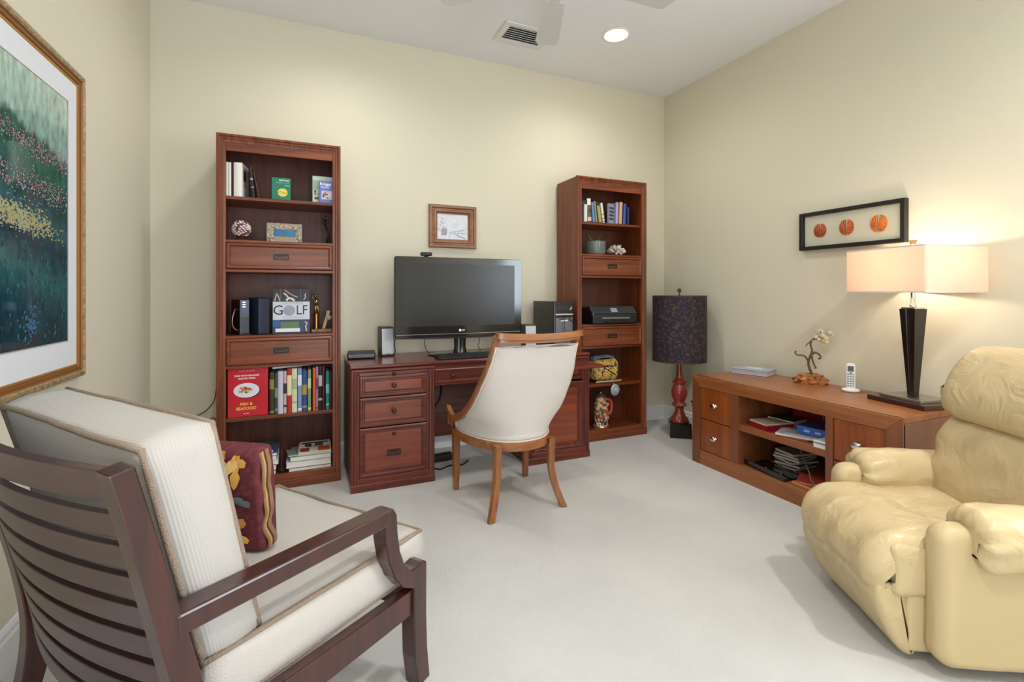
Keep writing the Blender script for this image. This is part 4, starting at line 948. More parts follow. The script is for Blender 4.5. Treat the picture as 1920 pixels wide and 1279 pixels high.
# seat: U plan
def plan(o, zz, front=.245):
    pts = []
    for j in range(25):
        s = -1+j/12; p_ = back_pt(s, .40, o); pts.append((p_[0], p_[1], zz))
    pts += [(.262-o, .06, zz), (.262-o, front-.03-o, zz), (.235-o, front-o, zz), (0, front+.012-o, zz), (-.235+o, front-o, zz), (-.262+o, front-.03-o, zz), (-.262+o, .06, zz)]
    return pts
M().loft([plan(.0, .345), plan(-.004, .35), plan(-.004, .385), plan(.004, .392)]).build('seat_apron', walx, t, smooth=35)
M().loft([plan(.018, .388), plan(.006, .41), plan(.008, .44), plan(.03, .458), plan(.08, .468), plan(.16, .472)]).build('seat', linen, t, smooth='all')
for sgn in (-1, 1):   # front legs, square tapered
    x = sgn*.238
    M().loft([[(x+sx*w_, .222+sy*w_, z) for sx, sy in ((-1,-1),(1,-1),(1,1),(-1,1))] for z, w_ in ((0, .0155), (.36, .022), (.385, .022))]).build('leg', wal, t, bevel=.003)
    pts = spline([(sgn*.168, -.225, .385), (sgn*.166, -.222, .30), (sgn*.170, -.222, .2), (sgn*.190, -.238, .1), (sgn*.222, -.268, 0)], 6)
    k = len(pts); M().bar(pts, (.0175, -.004*sgn, 0), [.021-.006*i/k for i in range(k)]).build('leg', wal, t, bevel=.003)
M().tube([(-.2, .2, .33), (.2, .2, .33)], .001, 4).build('tack_strip', wal, t)
t2 = thing('seat_pad', 'small cream cushion lying on the front of the desk chair seat', 'cushion', (cx-.03, cy+.06, .478), .1)
puff(rrect(-.17, .17, 0, .05, .024), -.11, .11, .03, 'y', 5, wr=.006, wsc=12).build('pad', linen, t2, smooth='all', merge=True)

# ---------------------------------------------------------------- low cabinet (credenza) along the right wall
# local frame: x = world -y from left end (y=-.955), front -> -x world. build directly in world-aligned local
KX0, KX1, KY0, KY1, KH = -.577, -.022, -2.266, -.955, .612
kx, ky = (KX0+KX1)/2, (KY0+KY1)/2
t = thing('low_cabinet', 'long low reddish wood media cabinet along the right wall', 'cabinet', (kx, ky, 0))
a0, a1, b0, b1 = KX0-kx, KX1-kx, KY0-ky, KY1-ky
M().box(a0+.006, a1, b0+.004, b1-.004, KH-.03, KH).build('top', crx, t, bevel=.002)
for ys_ in ((b0, b0+.03), (b1-.03, b1)): M().box(a0+.012, a1, ys_[0], ys_[1], 0, KH-.03).build('side_panel', crs if ys_[0] == b0 else crz, t, bevel=.001)
M().box(a1-.015, a1-.003, b0+.03, b1-.03, .03, KH-.03).build('back_panel', crz, t)
def kfront(y0_, y1_, z0_, z1_, dx=0, th=.022): return (a0+dx, a0+dx+th, y0_-ky, y1_-ky, z0_, z1_)
# front frame with mitred corners
for pts in (([(KY1, 0), (KY1, KH-.001), (KY1-.072, KH-.072), (KY1-.072, .0)]), ([(KY0, 0), (KY0, KH-.001), (KY0+.072, KH-.072), (KY0+.072, .0)])):
    m = M(); m.loft([[(a0+x, y-ky, z) for y, z in pts] for x in (0, .022)]); m.build('front_stile', crz, t, bevel=.0012)
m = M(); m.loft([[(a0+x, y-ky, z) for y, z in ((KY1, KH), (KY0, KH), (KY0+.072, KH-.072), (KY1-.072, KH-.072))] for x in (0, .022)]); m.build('front_rail', crx, t, bevel=.0012)
M().box(*kfront(KY0+.072, KY1-.072, 0, .098, .0005)).build('bottom_rail', crx, t, bevel=.0012)
M().box(a0+.022, a1-.015, b0+.03, b1-.03, .085, .10).build('bottom_board', crx, t)
for y0_, y1_ in ((-1.345, -1.285), (-1.945, -1.905)): M().box(*kfront(y0_, y1_, .098, KH-.072, .001)).build('divider', crz, t, bevel=.0012)
for y in (-1.335, -1.925): M().box(a0+.02, a1-.015, y-ky-.009, y-ky+.009, .10, KH-.03).build('partition', crz, t)
M().box(a0+.012, a1-.015, -1.905-ky, -1.345-ky, .315, .352).build('shelf', crx, t, bevel=.0015)
def cdrawer(y0_, y1_, z0_, z1_, nm='drawer'):
    d = M().box(a0+.016, a0+.36, y0_-ky+.006, y1_-ky-.006, z0_+.006, z1_-.006).build(nm, crz, t)
    m = M(); w_ = y1_-y0_
    m.mitre(-w_/2, w_/2, z0_, z1_, 0, [(0, -.01), (0, .004), (.006, .007), (.010, .007)], fill=0)
    fr = m.build('front', crd, d, loc=(a0+.012, (y0_+y1_)/2-ky, 0), rot=(0, 0, -PI/2), smooth=30)
    M().lathe([(.001, 0), (.009, 0), (.006, .004), (.006, .012), (.016, .018), (.018, .023), (.014, .029), (.001, .031)], 18).build('knob', chrome, d, smooth=45, loc=(a0+.005, (y0_+y1_)/2-ky, (z0_+z1_)/2), rot=(0, -PI/2, 0))
    d.children[-1].scale = (1, 1.25, 1)
    return d
cdrawer(-1.284, -1.029, .322, .538); cdrawer(-1.284, -1.029, .1, .316)
cdrawer(-2.192, -1.946, .322, .538); cdrawer(-2.192, -1.946, .1, .316)
KT = KH+.0005
# things on top
t = thing('silver_case', 'flat silver grey boxed book at the left end of the low cabinet', 'box', (-.135, -1.095, KT), -1.25)
sc_ = mat('case_silver', '#b3b4bc', .4, .2)
M().box(-.125, .125, -.085, .085, 0, .006).box(-.125, .125, -.085, .085, .034, .04).box(-.125, -.119, -.085, .085, 0, .04).build('cover', sc_, t, bevel=.002)
M().box(-.118, .121, -.082, .082, .006, .034).build('pages', mat('pages_grey', '#a6a7b0', .7), t)
M().box(-.05, .06, -.03, .04, .0402, .0408).build('cover_print', mat('print_pale', '#cfd3dc', .4), t)
# wire tree sculpture
t = thing('wire_tree_sculpture', 'twisted bronze branch sculpture with glass blossoms on orange rock', 'sculpture', (-.115, -1.508, KT), -.9)
rk = mat('orange_rock', '#9a6136', .8, bump=1, bscale=60, var=.6, vscale=45)
m = M(); secs = []
for z, s in ((0, 1), (.012, 1.02), (.028, .98), (.042, .9), (.054, .74), (.058, .5)):
    q = []
    for j in range(26):
        a = 2*PI*j/26; r = (1+.45*noise.noise(Vector((math.cos(a)*3.1, math.sin(a)*3.1, z*90)))); q.append((.088*s*r*math.cos(a), .05*s*r*math.sin(a), z+(.012*noise.noise(Vector((a, s*3, 1))) if z > .02 else 0)))
    secs.append(q)
m.loft(secs); m.build('rock_base', rk, t)
br = mat('branch_bronze', '#6e5a3e', .4, .7, bump=.6, bscale=120)
m = M()
for pts, r0, r1 in (([(.012, 0, .05), (-.004, 0, .09), (-.012, .004, .13), (-.004, 0, .17), (.008, 0, .21), (.0, .003, .25), (.006, 0, .28)], .008, .005), ([(-.01, 0, .135), (-.03, .005, .17), (-.055, 0, .178), (-.075, 0, .178), (-.088, 0, .195), (-.080, 0, .203)], .006, .004),
                    ([(.0, 0, .18), (.025, 0, .20), (.045, 0, .19), (.055, 0, .172), (.048, 0, .16), (.040, 0, .165)], .007, .004), ([(.004, 0, .19), (.010, -.005, .15), (.022, 0, .115), (.03, 0, .10), (.018, 0, .098)], .006, .003), ([(.004, 0, .275), (-.02, 0, .25), (-.028, 0, .235)], .004, .002)):
    sp_ = spline(pts, 6); k = len(sp_); m.tube(sp_, [r0+(r1-r0)*i/k for i in range(k)], 8)
m.build('branches', br, t, smooth='all')
pl = mat('blossom_glass', '#efe6cd', .15, trans=.35, ior=1.3); pl2 = mat('blossom_milk', '#dccb9c', .3)
m = M(); wr_ = M()
for i, (x, y, z, s) in enumerate([(.055, 0, .335, .02), (.105, 0, .33, .015), (.03, 0, .30, .014), (.06, .01, .30, .017), (.082, 0, .295, .018), (.045, 0, .285, .013), (.072, .01, .275, .020), (.088, 0, .27, .014), (.12, 0, .318, .011), (.066, -.01, .31, .015)]):
    m.ball((x, y, z), s, 10, 7, mi=i in (4, 6, 7), sc=(1, .35, .85)); wr_.tube([(.006, 0, .28), ((x+.006)/2, 0, (z+.295)/2), (x, y, z-s*.5)], .0012, 5)
m.build('glass_blossoms', [pl, pl2], t, smooth='all'); wr_.build('wires', br, t, smooth='all')
M().ball((.052, -.008, .334), .006, 8, 5, sc=(.7, .5, 1)).build('green_bead', mat('green_bead', '#2c6a3c', .2), t, smooth='all')
# cordless phone
t = thing('cordless_phone', 'white cordless telephone standing in its charging cradle', 'telephone', (-.16, -1.783, KT), -1.02)
puff([(.046*math.cos(2*PI*j/28)*(1.0), .036*math.sin(2*PI*j/28)) for j in range(28)], 0, .02, .009, 'z', 4).build('cradle', white, t, smooth='all')
m = puff(rrect(-.023, .023, 0, .155, .012), -.012, .012, .008, 'y', 4)
hs = m.build('handset', white, t, smooth='all', loc=(0, .0, .012), rot=(-.14, 0, 0))
M().box(-.015, .015, -.0135, -.0118, .106, .138).build('screen', mat('phone_screen', '#4c5156', .2), hs, bevel=.0005)
m = M()
for r_ in range(6):
    for k in range(3): m.box(-.017+k*.0125, -.008+k*.0125, -.0138, -.0118, .018+r_*.0135, .026+r_*.0135)
m.build('keys', mat('phone_keys', '#8b9096', .4), hs)
M().box(-.006, .006, -.0142, -.0118, .094, .102).build('menu_key', mat('phone_keys_dark', '#6b7076', .4), hs, bevel=.001)
M().tube(spline([(.02, .02, .006), (.05, .02, .004), (.08, .0, .004), (.12, .02, .004), (.14, .05, .004)], 6), .002, 6).build('cord', mat('grey_cord', '#86827a', .5), t)
# table lamp
LX, LY = -.172, -2.105
t = thing('table_lamp', 'lit table lamp with wide rectangular shade and tapered espresso column', 'lamp', (LX, LY, KT), -.19)
bx = .155; dk = mat('lamp_espresso', '#1d120f', .25, coat=.4)
M().box(-.125, .125, -.15, .15, 0, .024).build('base', mat('lamp_base_brown', '#3a221a', .3, coat=.3), t, bevel=.002)
M().box(-.09, .09, -.108, .108, .024, .040).build('metal_plate', nickel, t, bevel=.002)
# tapered column with a concave front groove
m = M(); secs = []
for z, w_ in ((.040, .017), (.12, .021), (.30, .0305), (.50, .041)):
    secs.append([(-w_, -w_, z), (-w_*.2, -w_, z), (0, -w_*.72, z), (w_*.2, -w_, z), (w_, -w_, z), (w_, w_, z), (-w_, w_, z)])
secs = [[(y, x, z) for x, y, z in q] for q in secs]
m.loft(secs); m.build('column', dk, t, bevel=.0015)
M().box(-.035, .035, -.035, .035, .50, .508).build('neck_plate', chrome, t, bevel=.001)
M().lathe([(.012, .508), (.016, .512), (.016, .52), (.0105, .528), (.0105, .60), (.016, .61), (.016, .64), (.006, .65), (.006, .835), (.012, .84), (.001, .842)], 20).build('stem', chrome, t, smooth=35)
M().lathe([(.005, .836), (.012, .842), (.017, .862), (.001, .864)], 16).build('finial', mat('finial_brass', '#a08a5a', .3, .8), t, smooth=35)
SX, SY, S0, S1 = .20, .212, 1.197-KT, 1.431-KT
shd = D.materials.new('lamp_shade_linen'); shd.use_nodes = True; nt = shd.node_tree; nt.nodes.clear()
ou = nt.nodes.new('ShaderNodeOutputMaterial'); df = nt.nodes.new('ShaderNodeBsdfDiffuse'); tl = nt.nodes.new('ShaderNodeBsdfTranslucent'); mxs = nt.nodes.new('ShaderNodeMixShader')
df.inputs[0].default_value = lin('#e6dcd3'); tl.inputs[0].default_value = lin('#f4ddc8'); mxs.inputs[0].default_value = .5
nt.links.new(df.outputs[0], mxs.inputs[1]); nt.links.new(tl.outputs[0], mxs.inputs[2]); nt.links.new(mxs.outputs[0], ou.inputs[0])
def rring(x, y, z, r=.01):
    p = []
    for cx_, cy_, a in ((x-r, -y+r, -PI/2), (x-r, y-r, 0), (-x+r, y-r, PI/2), (-x+r, -y+r, PI)):
        for i in range(4): p.append((cx_+r*math.cos(a+PI/2*i/3), cy_+r*math.sin(a+PI/2*i/3), z))
    return p
M().loft([rring(SX, SY, S0), rring(SX, SY, S1), rring(SX-.0015, SY-.0015, S1), rring(SX-.0015, SY-.0015, S0)], loop=True).build('shade', shd, t, smooth=40)
trm = mat('shade_trim', '#cfc6c6', .7)
for z in (S0, S1-.007): M().loft([rring(SX+.001, SY+.001, z), rring(SX+.001, SY+.001, z+.007), rring(SX-.002, SY-.002, z+.007), rring(SX-.002, SY-.002, z)], loop=True).build('shade_trim', trm, t, smooth=40)
m = M().cyl((-SX, 0, S1-.006), (SX, 0, S1-.006), .002, seg=6).cyl((0, -SY, S1-.006), (0, SY, S1-.006), .002, seg=6); m.build('spider', nickel, t)
for sy in (-.055, .055):
    M().ball((0, sy, S0+.10), .028, 14, 10, sc=(1, 1, 1.25)).build('bulb', mat('bulb_lit', '#fff0d8', .4, emit=2.5, ecol='#ffe2c0'), t, smooth='all')
    M().cyl((0, sy*.2, S0+.05), (0, sy, S0+.068), .008, seg=10).build('socket', nickel, t)
l = D.lights.new('table_lamp_light', 'POINT'); l.energy = 4; l.color = (1, .86, .68); l.shadow_soft_size = .04
o = D.objects.new('table_lamp_light', l); COL.objects.link(o); o.location = (LX, LY, KT+S0+.15)

# inside the cabinet
Z = .3525
def kbook(label, x, y, z, w, d, th, col, rz=0, name='book', cat='book', pm=None): return flat_book(label, x, y, z, w, d, th, col, rz-PI/2, None, name, cat, pm)
kbook('red box file lying at the left of the cabinet shelf', -.43, -1.47, Z, .15, .2, .03, '#8e1226', -.15, pm=mat('box_red', '#8a1024', .4)); kbook('cream covered booklet on top of the red box file', -.435, -1.46, Z+.0305, .14, .18, .008, '#cfbfa6', -.18, 'booklet', 'booklet')
b = front_book('book', 'deep red folder standing at the back of the cabinet shelf', (-.19, -1.52, Z), .20, .15, .02, '#8a0f28', rz=-PI/2); b.location.x = -.165
kbook('dark maroon album behind the red box file', -.27, -1.46, Z+.0, .17, .16, .045, '#2e1216', .1, 'album', 'album')
kbook('white magazine with red edge in the middle of the cabinet shelf', -.44, -1.64, Z, .2, .2, .006, '#a12a38', .28, 'magazine', 'magazine'); kbook('pale papers spread over the red edged magazine', -.43, -1.66, Z+.0065, .22, .2, .010, '#d7d2cf', .42, 'magazine', 'magazine')
kbook('grey brochure resting on the pale papers', -.42, -1.70, Z+.017, .18, .16, .006, '#b9b3ae', .2, 'brochure', 'brochure')
t = thing('blue_box', 'glossy blue album box lying at the right of the cabinet shelf', 'box', (-.36, -1.775, Z+.0245), -PI/2+.18)
bl_ = mat('box_blue', '#1c56a8', .25, coat=.4)
M().box(-.12, .12, -.10, .10, 0, .048).build('carton', bl_, t, bevel=.003)
for k in range(3): M().box(-.08+k*.06, -.05+k*.06, -.1012, -.1, .018, .030).build('print', mat('ink_8fb4dc', '#8fb4dc', .4), t)
kbook('cream notebook beneath the blue box', -.235, -1.74, Z, .2, .2, .023, '#cfc6b2', .1, 'notebook', 'notebook')
t = thing('white_carton', 'small white printed carton at the right end of the cabinet shelf', 'box', (-.51, -1.865, Z), -PI/2)
M().box(-.035, .035, -.05, .05, 0, .04).build('carton', white, t, bevel=.002); M().box(-.03, .03, -.0512, -.05, .022, .032).build('print', mat('ink_9a9aa0', '#8d8d94', .5), t)
Z = .1005
t = thing('ring_binder', 'black ring binder lying open on the cabinet floor', 'binder', (-.465, -1.522, Z), -PI/2-.12)
M().box(-.155, .155, -.09, .09, 0, .006).box(-.155, .155, -.09, -.085, 0, .035).box(-.155, .155, -.03, .09, .006, .012).build('cover', blackg, t, bevel=.002)
m = M()
for k in (-.11, -.0, .11):
    m.tube([(k, -.055+.02*math.cos(a*PI/10), .01+.022*math.sin(a*PI/10)) for a in range(11)], .0022, 6)
m.build('rings', chrome, t, smooth='all')
M().box(-.14, .14, -.066, -.044, .006, .010).build('ring_plate', nickel, t, bevel=.001)
for i in range(6):
    kbook(['glossy magazine at the foot of the cabinet magazine pile', 'second magazine up in the cabinet pile', 'third magazine up in the cabinet pile', 'fourth magazine up in the cabinet pile', 'fifth magazine up in the cabinet pile', 'topmost magazine of the cabinet pile'][i], -.265+.003*i, -1.50-.006*(i % 3), Z+.0165*i, .17-.01*(i % 3), .20, .016, ['#5a3a3a', '#3a4258', '#6a6a70', '#8a8c92', '#4e545e', '#9a9ca2', '#62666e', '#a6a7ab'][i], .22*math.sin(i*2.3), 'magazine', 'magazine')
kbook('colourful magazine slipping off right of the ring binder', -.44, -1.745, Z, .12, .2, .010, '#b8642a', .0, 'magazine', 'magazine'); kbook('white red magazine over the colourful one', -.43, -1.735, Z+.0105, .14, .17, .008, '#c9463a', .5, 'magazine', 'magazine')
o = M().tube(spline([(-.28, -1.52, .29), (-.36, -1.62, .23), (-.45, -1.73, .16), (-.50, -1.78, .135), (-.53, -1.86, .12), (-.50, -1.89, .125)], 8), .004, 7).build('cable', mat('grey_cord', '#86827a', .5), None, smooth='all'); tag(o, 'thin grey cable slanting across the lower cabinet bay', 'cable')
t = thing('gilt_tray', 'small gilt patterned tray at the right of the cabinet floor', 'tray', (-.50, -1.862, Z)); t.scale = (.78, .78, 1)
M().lathe([(.001, 0), (.05, 0), (.065, .012), (.068, .02), (.06, .014), (.045, .006), (.001, .006)], 24).build('tray', patterned('gilt_print', '#8a6a34', [('#d9c28a', 60), ('#4a3420', 50)], 60, .45), t, smooth=40)

# ---------------------------------------------------------------- slat back armchair in the foreground
U = Vector((math.cos(math.radians(37)), math.sin(math.radians(37)), 0)); V = Vector((-U.y, U.x, 0)); F0 = Vector((-2.793, -2.098, 0))
ac = thing('armchair', 'dark slat back wooden armchair with cream box cushions, near the camera', 'armchair', tuple(F0), math.radians(37))
# local x = forward (u), y = away (v), z up ; width
AW = .80; ha = .026
def arm_side(v, outer):
    W_ = (0, ha, 0)
    # front leg + curved riser + arm: one continuous sawn piece seen in profile
    leg = [(-.052, .0), (.004, .0), (-.012, .09), (-.012, .2), (-.008, .33), (.0, .366), (-.03, .372), (-.05, .366)]
    poly = [(.018, 0), (.006, .10), (.002, .2), (.003, .365), (-.02, .372), (-.045, .368), (-.07, .372), (-.095, .40), (-.115, .45), (-.125, .51), (-.128, .560), (-.142, .583), (-.175, .583), (-.175, .55), (-.172, .50), (-.16, .44), (-.135, .38), (-.10, .335), (-.055, .31), (-.055, .20), (-.052, .10), (-.036, 0)]
    m = M().loft([[(x, v+s*ha, z) for x, z in poly] for s in (-1, 1)]); m.build('front_leg', esp, ac, bevel=.004, seg=2)
    a_ = [(-.15, .584), (-.70, .606), (-.70, .564), (-.17, .542)]
    m = M().loft([[(x, v+s*(ha+.002), z) for x, z in a_] for s in (-1, 1)]); m.build('armrest', esp, ac, bevel=.005, seg=2)
    # rear post, raked above the seat and swept back below
    pf = spline([(-.765, 0, .900), (-.727, 0, .75), (-.690, 0, .60), (-.655, 0, .46), (-.630, 0, .33), (-.632, 0, .22), (-.66, 0, .1), (-.70, 0, 0)], 4)
    pb = spline([(-.803, 0, .893), (-.768, 0, .75), (-.735, 0, .60), (-.705, 0, .46), (-.686, 0, .33), (-.686, 0, .22), (-.705, 0, .1), (-.735, 0, 0)], 4)
    m = M(); m.loft([[(a[0], v-ha, a[2]), (a[0], v+ha, a[2]), (b_[0], v+ha, b_[2]), (b_[0], v-ha, b_[2])] for a, b_ in zip(pf, pb)]); m.build('rear_leg', esp, ac, bevel=.003)
    m = M().loft([[(-.05, v+s*.016, .228), (-.66, v+s*.016, .255), (-.66, v+s*.016, .335), (-.05, v+s*.016, .302)] for s in (-1, 1)]); m.build('side_rail', esp, ac, bevel=.003)
arm_side(0, True); arm_side(AW, False)
M().box(-.045, -.01, ha, AW-ha, .225, .30).build('front_rail', esp, ac, bevel=.003)
M().box(-.66, -.63, ha, AW-ha, .255, .33).build('rear_rail', esp, ac, bevel=.003)
def post_u(z): return interp([(.2, -.66), (.33, -.660), (.46, -.683), (.60, -.715), (.75, -.750), (.9, -.786)], z)
def slat(z0, z1, th=.009, bow=.055):
    m = M(); secs = []
    for i in range(17):
        s = i/16; v = ha*.6+(AW-ha*1.2)*s; bw = -bow*math.sin(PI*s)**.9
        u0, u1 = post_u(z0)+bw, post_u(z1)+bw
        secs.append([(u0-th, v, z0), (u0+th, v, z0), (u1+th, v, z1), (u1-th, v, z1)])
    m.loft(secs); m.v = [(x, y, z) for x, y, z in m.v]
    return m.build('slat' if z1 < .89 else 'top_rail', mat_slat, ac, bevel=.002, smooth=30)
mat_slat = wood('slat_wood', '#2a1613', '#432622', 'y', .36, .3)
slat(.832, .893, .012)
z = .822
for k in range(8): slat(z-.047-.014, z-.014, .008); z -= .0635
# cushions: the box cushion with piping, leaning on the slats
cush = mat('corded_cream', '#aea8a1', .9, sheen=.2, bump=.0)
nt = cush.node_tree; N = nt.nodes.new; L = nt.links.new; tc = nt.nodes['Texture Coordinate']
dp = N('ShaderNodeVectorMath'); dp.operation = 'DOT_PRODUCT'; dp.inputs[1].default_value = (.973*1000, 60, .231*1000); L(tc.outputs['Object'], dp.inputs[0])
sn = N('ShaderNodeMath'); sn.operation = 'SINE'; L(dp.outputs['Value'], sn.inputs[0])
dp2 = N('ShaderNodeVectorMath'); dp2.operation = 'DOT_PRODUCT'; dp2.inputs[1].default_value = (-.231*1000, 0, .973*1000); L(tc.outputs['Object'], dp2.inputs[0])
sn2 = N('ShaderNodeMath'); sn2.operation = 'SINE'; L(dp2.outputs['Value'], sn2.inputs[0])
ge = N('ShaderNodeNewGeometry'); vt = N('ShaderNodeVectorTransform'); vt.vector_type = 'NORMAL'; vt.convert_from = 'WORLD'; vt.convert_to = 'OBJECT'; L(ge.outputs['Normal'], vt.inputs[0])
sp = N('ShaderNodeSeparateXYZ'); L(vt.outputs[0], sp.inputs[0]); ab = N('ShaderNodeMath'); ab.operation = 'ABSOLUTE'; L(sp.outputs['X'], ab.inputs[0])
gt = N('ShaderNodeMath'); gt.operation = 'GREATER_THAN'; gt.inputs[1].default_value = .7; L(ab.outputs[0], gt.inputs[0])
mxf = N('ShaderNodeMix'); L(gt.outputs[0], mxf.inputs[0]); L(sn.outputs[0], mxf.inputs[2]); L(sn2.outputs[0], mxf.inputs[3])
bpn = N('ShaderNodeBump'); bpn.inputs['Strength'].default_value = .35; bpn.inputs['Distance'].default_value = .0008
L(mxf.outputs[0], bpn.inputs['Height']); L(bpn.outputs[0], nt.nodes['Principled BSDF'].inputs['Normal'])
pip = mat('taupe_piping', '#94816f', .85, bump=.6, bscale=300)
def boxcushion(name, corners, puffing, v0, v1, matn, seam=True, r=.02):
    """corners: 4 (u,z) profile points in order; extruded v0..v1 with soft bulge; piping around both main faces"""
    A, B, C, D_ = [Vector((p[0], p[1])) for p in corners]   # A-B main face 1, C-D main face 2 (A adj D)
    m = M(); n = 14; secs = []
    def P(s, t_):  # s along A->B, t across thickness
        return (A.lerp(B, s)).lerp(D_.lerp(C, s), t_)
    for i in range(n+1):
        s = i/n; v_ = v0+(v1-v0)*s
        ring = []
        ce = math.sin(PI*s)**.5 if 0 < s < 1 else 0
        for (k0, k1, face) in ((0, 1, 'f'), (1, 2, 'e'), (2, 3, 'b'), (3, 0, 'e')):
            for j in range(8):
                q = j/8
                if k0 == 0: p = P(q, 0); nn = (A-D_).normalized()
                elif k0 == 1: p = P(1, q); nn = (B-A).normalized()
                elif k0 == 2: p = P(1-q, 1); nn = (D_-A).normalized()
                else: p = P(0, 1-q); nn = (A-B).normalized()
                b_ = puffing*math.sin(PI*q)*(ce if face != 'e' else .45*ce) if face != 'e' else puffing*.5*math.sin(PI*q)
                p = p+nn*b_
                wz = noise.noise(Vector((p.x*7, v_*7, p.y*7)))*.005
                ring.append((p.x+nn.x*wz, v_+(0 if 0 < i < n else (.012*(1 if i else -1)*math.sin(PI*q) if face == 'e' else 0)), p.y+nn.y*wz))
        secs.append(ring)
    m.loft(secs, cap=False)
    # puffed end caps
    for idx, sg in ((0, -1), (n, 1)):
        ring = secs[idx]; N2 = len(ring); c = Vector((sum(p[0] for p in ring)/N2, 0, sum(p[2] for p in ring)/N2)); rr_ = [ring]
        for f_, b_ in ((.8, .010), (.5, .016), (.15, .018)): rr_.append([(c.x+(p[0]-c.x)*f_, ring[0][1]+sg*b_, c.z+(p[2]-c.z)*f_) for p in ring])
        m.loft(rr_ if sg > 0 else rr_, cap=False); m.add(rr_[-1], [tuple(range(N2))])
    o = m.build(name, matn, ac, smooth='all', merge=True)
    def pipe(a, b, nn, lab='piping'):
        pts = []
        for q in range(11): p = a.lerp(b, q/10); pts.append((p.x, v0, p.y))
        for q in range(1, 11): pts.append((b.x, v0+(v1-v0)*q/10, b.y))
        for q in range(1, 11): p = b.lerp(a, q/10); pts.append((p.x, v1, p.y))
        for q in range(1, 10): pts.append((a.x, v1+(v0-v1)*q/10, a.y))
        pts = [(x+noise.noise(Vector((x*9, y*9, z)))*.004, y+noise.noise(Vector((x*9+5, y*9, z)))*.003, z+noise.noise(Vector((x*9, y*9+5, z)))*.004) for x, y, z in pts]
        M().tube(pts, .0068, 7, loop=True).build('piping', pip, o, smooth='all')
    if seam:
        pipe(A, B, None); pipe(D_, C, None)
    return o
boxcushion('back_cushion', [(-.616, .43), (-.728, .902), (-.600, .925), (-.497, .45)], .022, .045, AW-.03, cush)
scm = mat('seat_cream', '#b5ada5', .88, bump=.25, bscale=260, sheen=.2)
boxcushion('seat_cushion', [(.045, .425), (-.62, .445), (-.62, .325), (.035, .305)], .010, .035, AW-.035, scm)
# patterned pillow
pw = thing('patterned_pillow', 'maroon pillow with golden leaves and striped gusset on the armchair', 'pillow', tuple(F0+U*-.37+V*.52+Vector((0, 0, .450))), math.radians(37+25))
pmx = patterned('pillow_damask', '#5a1d26', [('#5f2129', 30), ('#6a2a2c', 60)], 12, .4)
m = puff(rrect(-.042, .042, .0, .305, .026, 5), -.215, .215, .016, 'y', 5, wr=.008, wsc=9, seed=6); o = m.build('pillow', pmx, pw, smooth='all', merge=True, rot=(0, -.10, 0))
gold_l = [mat('leaf_gold', '#d69f4a', .8), mat('leaf_tan', '#b9803c', .8), mat('leaf_pale', '#e0bc78', .8), mat('leaf_slate', '#5d6a70', .8)]
m = M()
def leafp(y, z, L_2, w_2, a, mi):
    pts = []
    for k in range(10):
        q = 2*PI*k/10; r_ = 1+.18*math.cos(3*q); u_, v_ = L_2*math.cos(q)*r_, w_2*math.sin(q)*r_
        yy, zz_ = y+u_*math.cos(a)-v_*math.sin(a), z+u_*math.sin(a)+v_*math.cos(a)
        edge = max(0, abs(yy)-.20)/.02; top = max(0, abs(zz_-.152)-.127)/.026
        dx = -.0475+.012*min(1.1, edge)**2+.02*min(1.1, top)**2
        dx += 0
        nz = (noise.noise(Vector((-.045, yy, zz_))*9+Vector((6, 0, 0)))*.7+noise.noise(Vector((-.045, yy, zz_))*9*2.3+Vector((0, 6, 0)))*.3)*.008
        pts.append((dx-nz-.0015, yy, zz_))
    c = (sum(p[0] for p in pts)/10-.001, y, z); m.add([c]+pts, [(0, 1+k, 1+(k+1) % 10) for k in range(10)], mi)
for (y, z, a) in ((-.14, .262, -.9), (-.10, .285, -.4), (-.155, .27, -1.5), (-.12, .255, -1.1), (-.165, .275, .3), (-.09, .27, -.2), (-.15, .225, -1.4), (.0, .28, .4), (.03, .27, -.3), (-.03, .26, -1.2), (.12, .28, .5), (.09, .25, -.9), (-.05, .275, .2), (-.06, .24, -1.), (.05, .22, -1.3), (-.15, .09, -.6), (-.11, .11, .3), (-.05, .12, -.7), (-.16, .05, .5), (.05, .10, .2), (-.02, .06, -.4), (.1, .2, .6), (.15, .24, -.5), (.02, .2, .8)):
    leafp(y, z, random.uniform(.020, .03), random.uniform(.009, .014), a, random.choice((0, 0, 1, 2)))
for (y, z) in ((-.15, .165), (-.11, .16), (-.07, .168), (-.17, .155)): leafp(y, z, .024, .010, .1, 3)
m.build('leaf_print', gold_l, o, kind='stuff')
m = M()
for s_, mi in ((-.026, 0), (-.018, 1), (-.010, 2), (-.002, 0), (.006, 0)):
    pts = [(s_+.012*noise.noise(Vector((z_*20, s_, 0))), -.218-.004*math.sin(z_*60), z_) for z_ in [.01+.285*i/30 for i in range(31)]]
    m.tube(pts, .0045, 6, mi=mi)
m.build('striped_gusset', [mat('gusset_tan', '#8f6a4c', .8, bump=.5, bscale=200), mat('gusset_gold', '#b58f4c', .7), mat('gusset_brown', '#4b2a22', .8)], o, smooth='all')

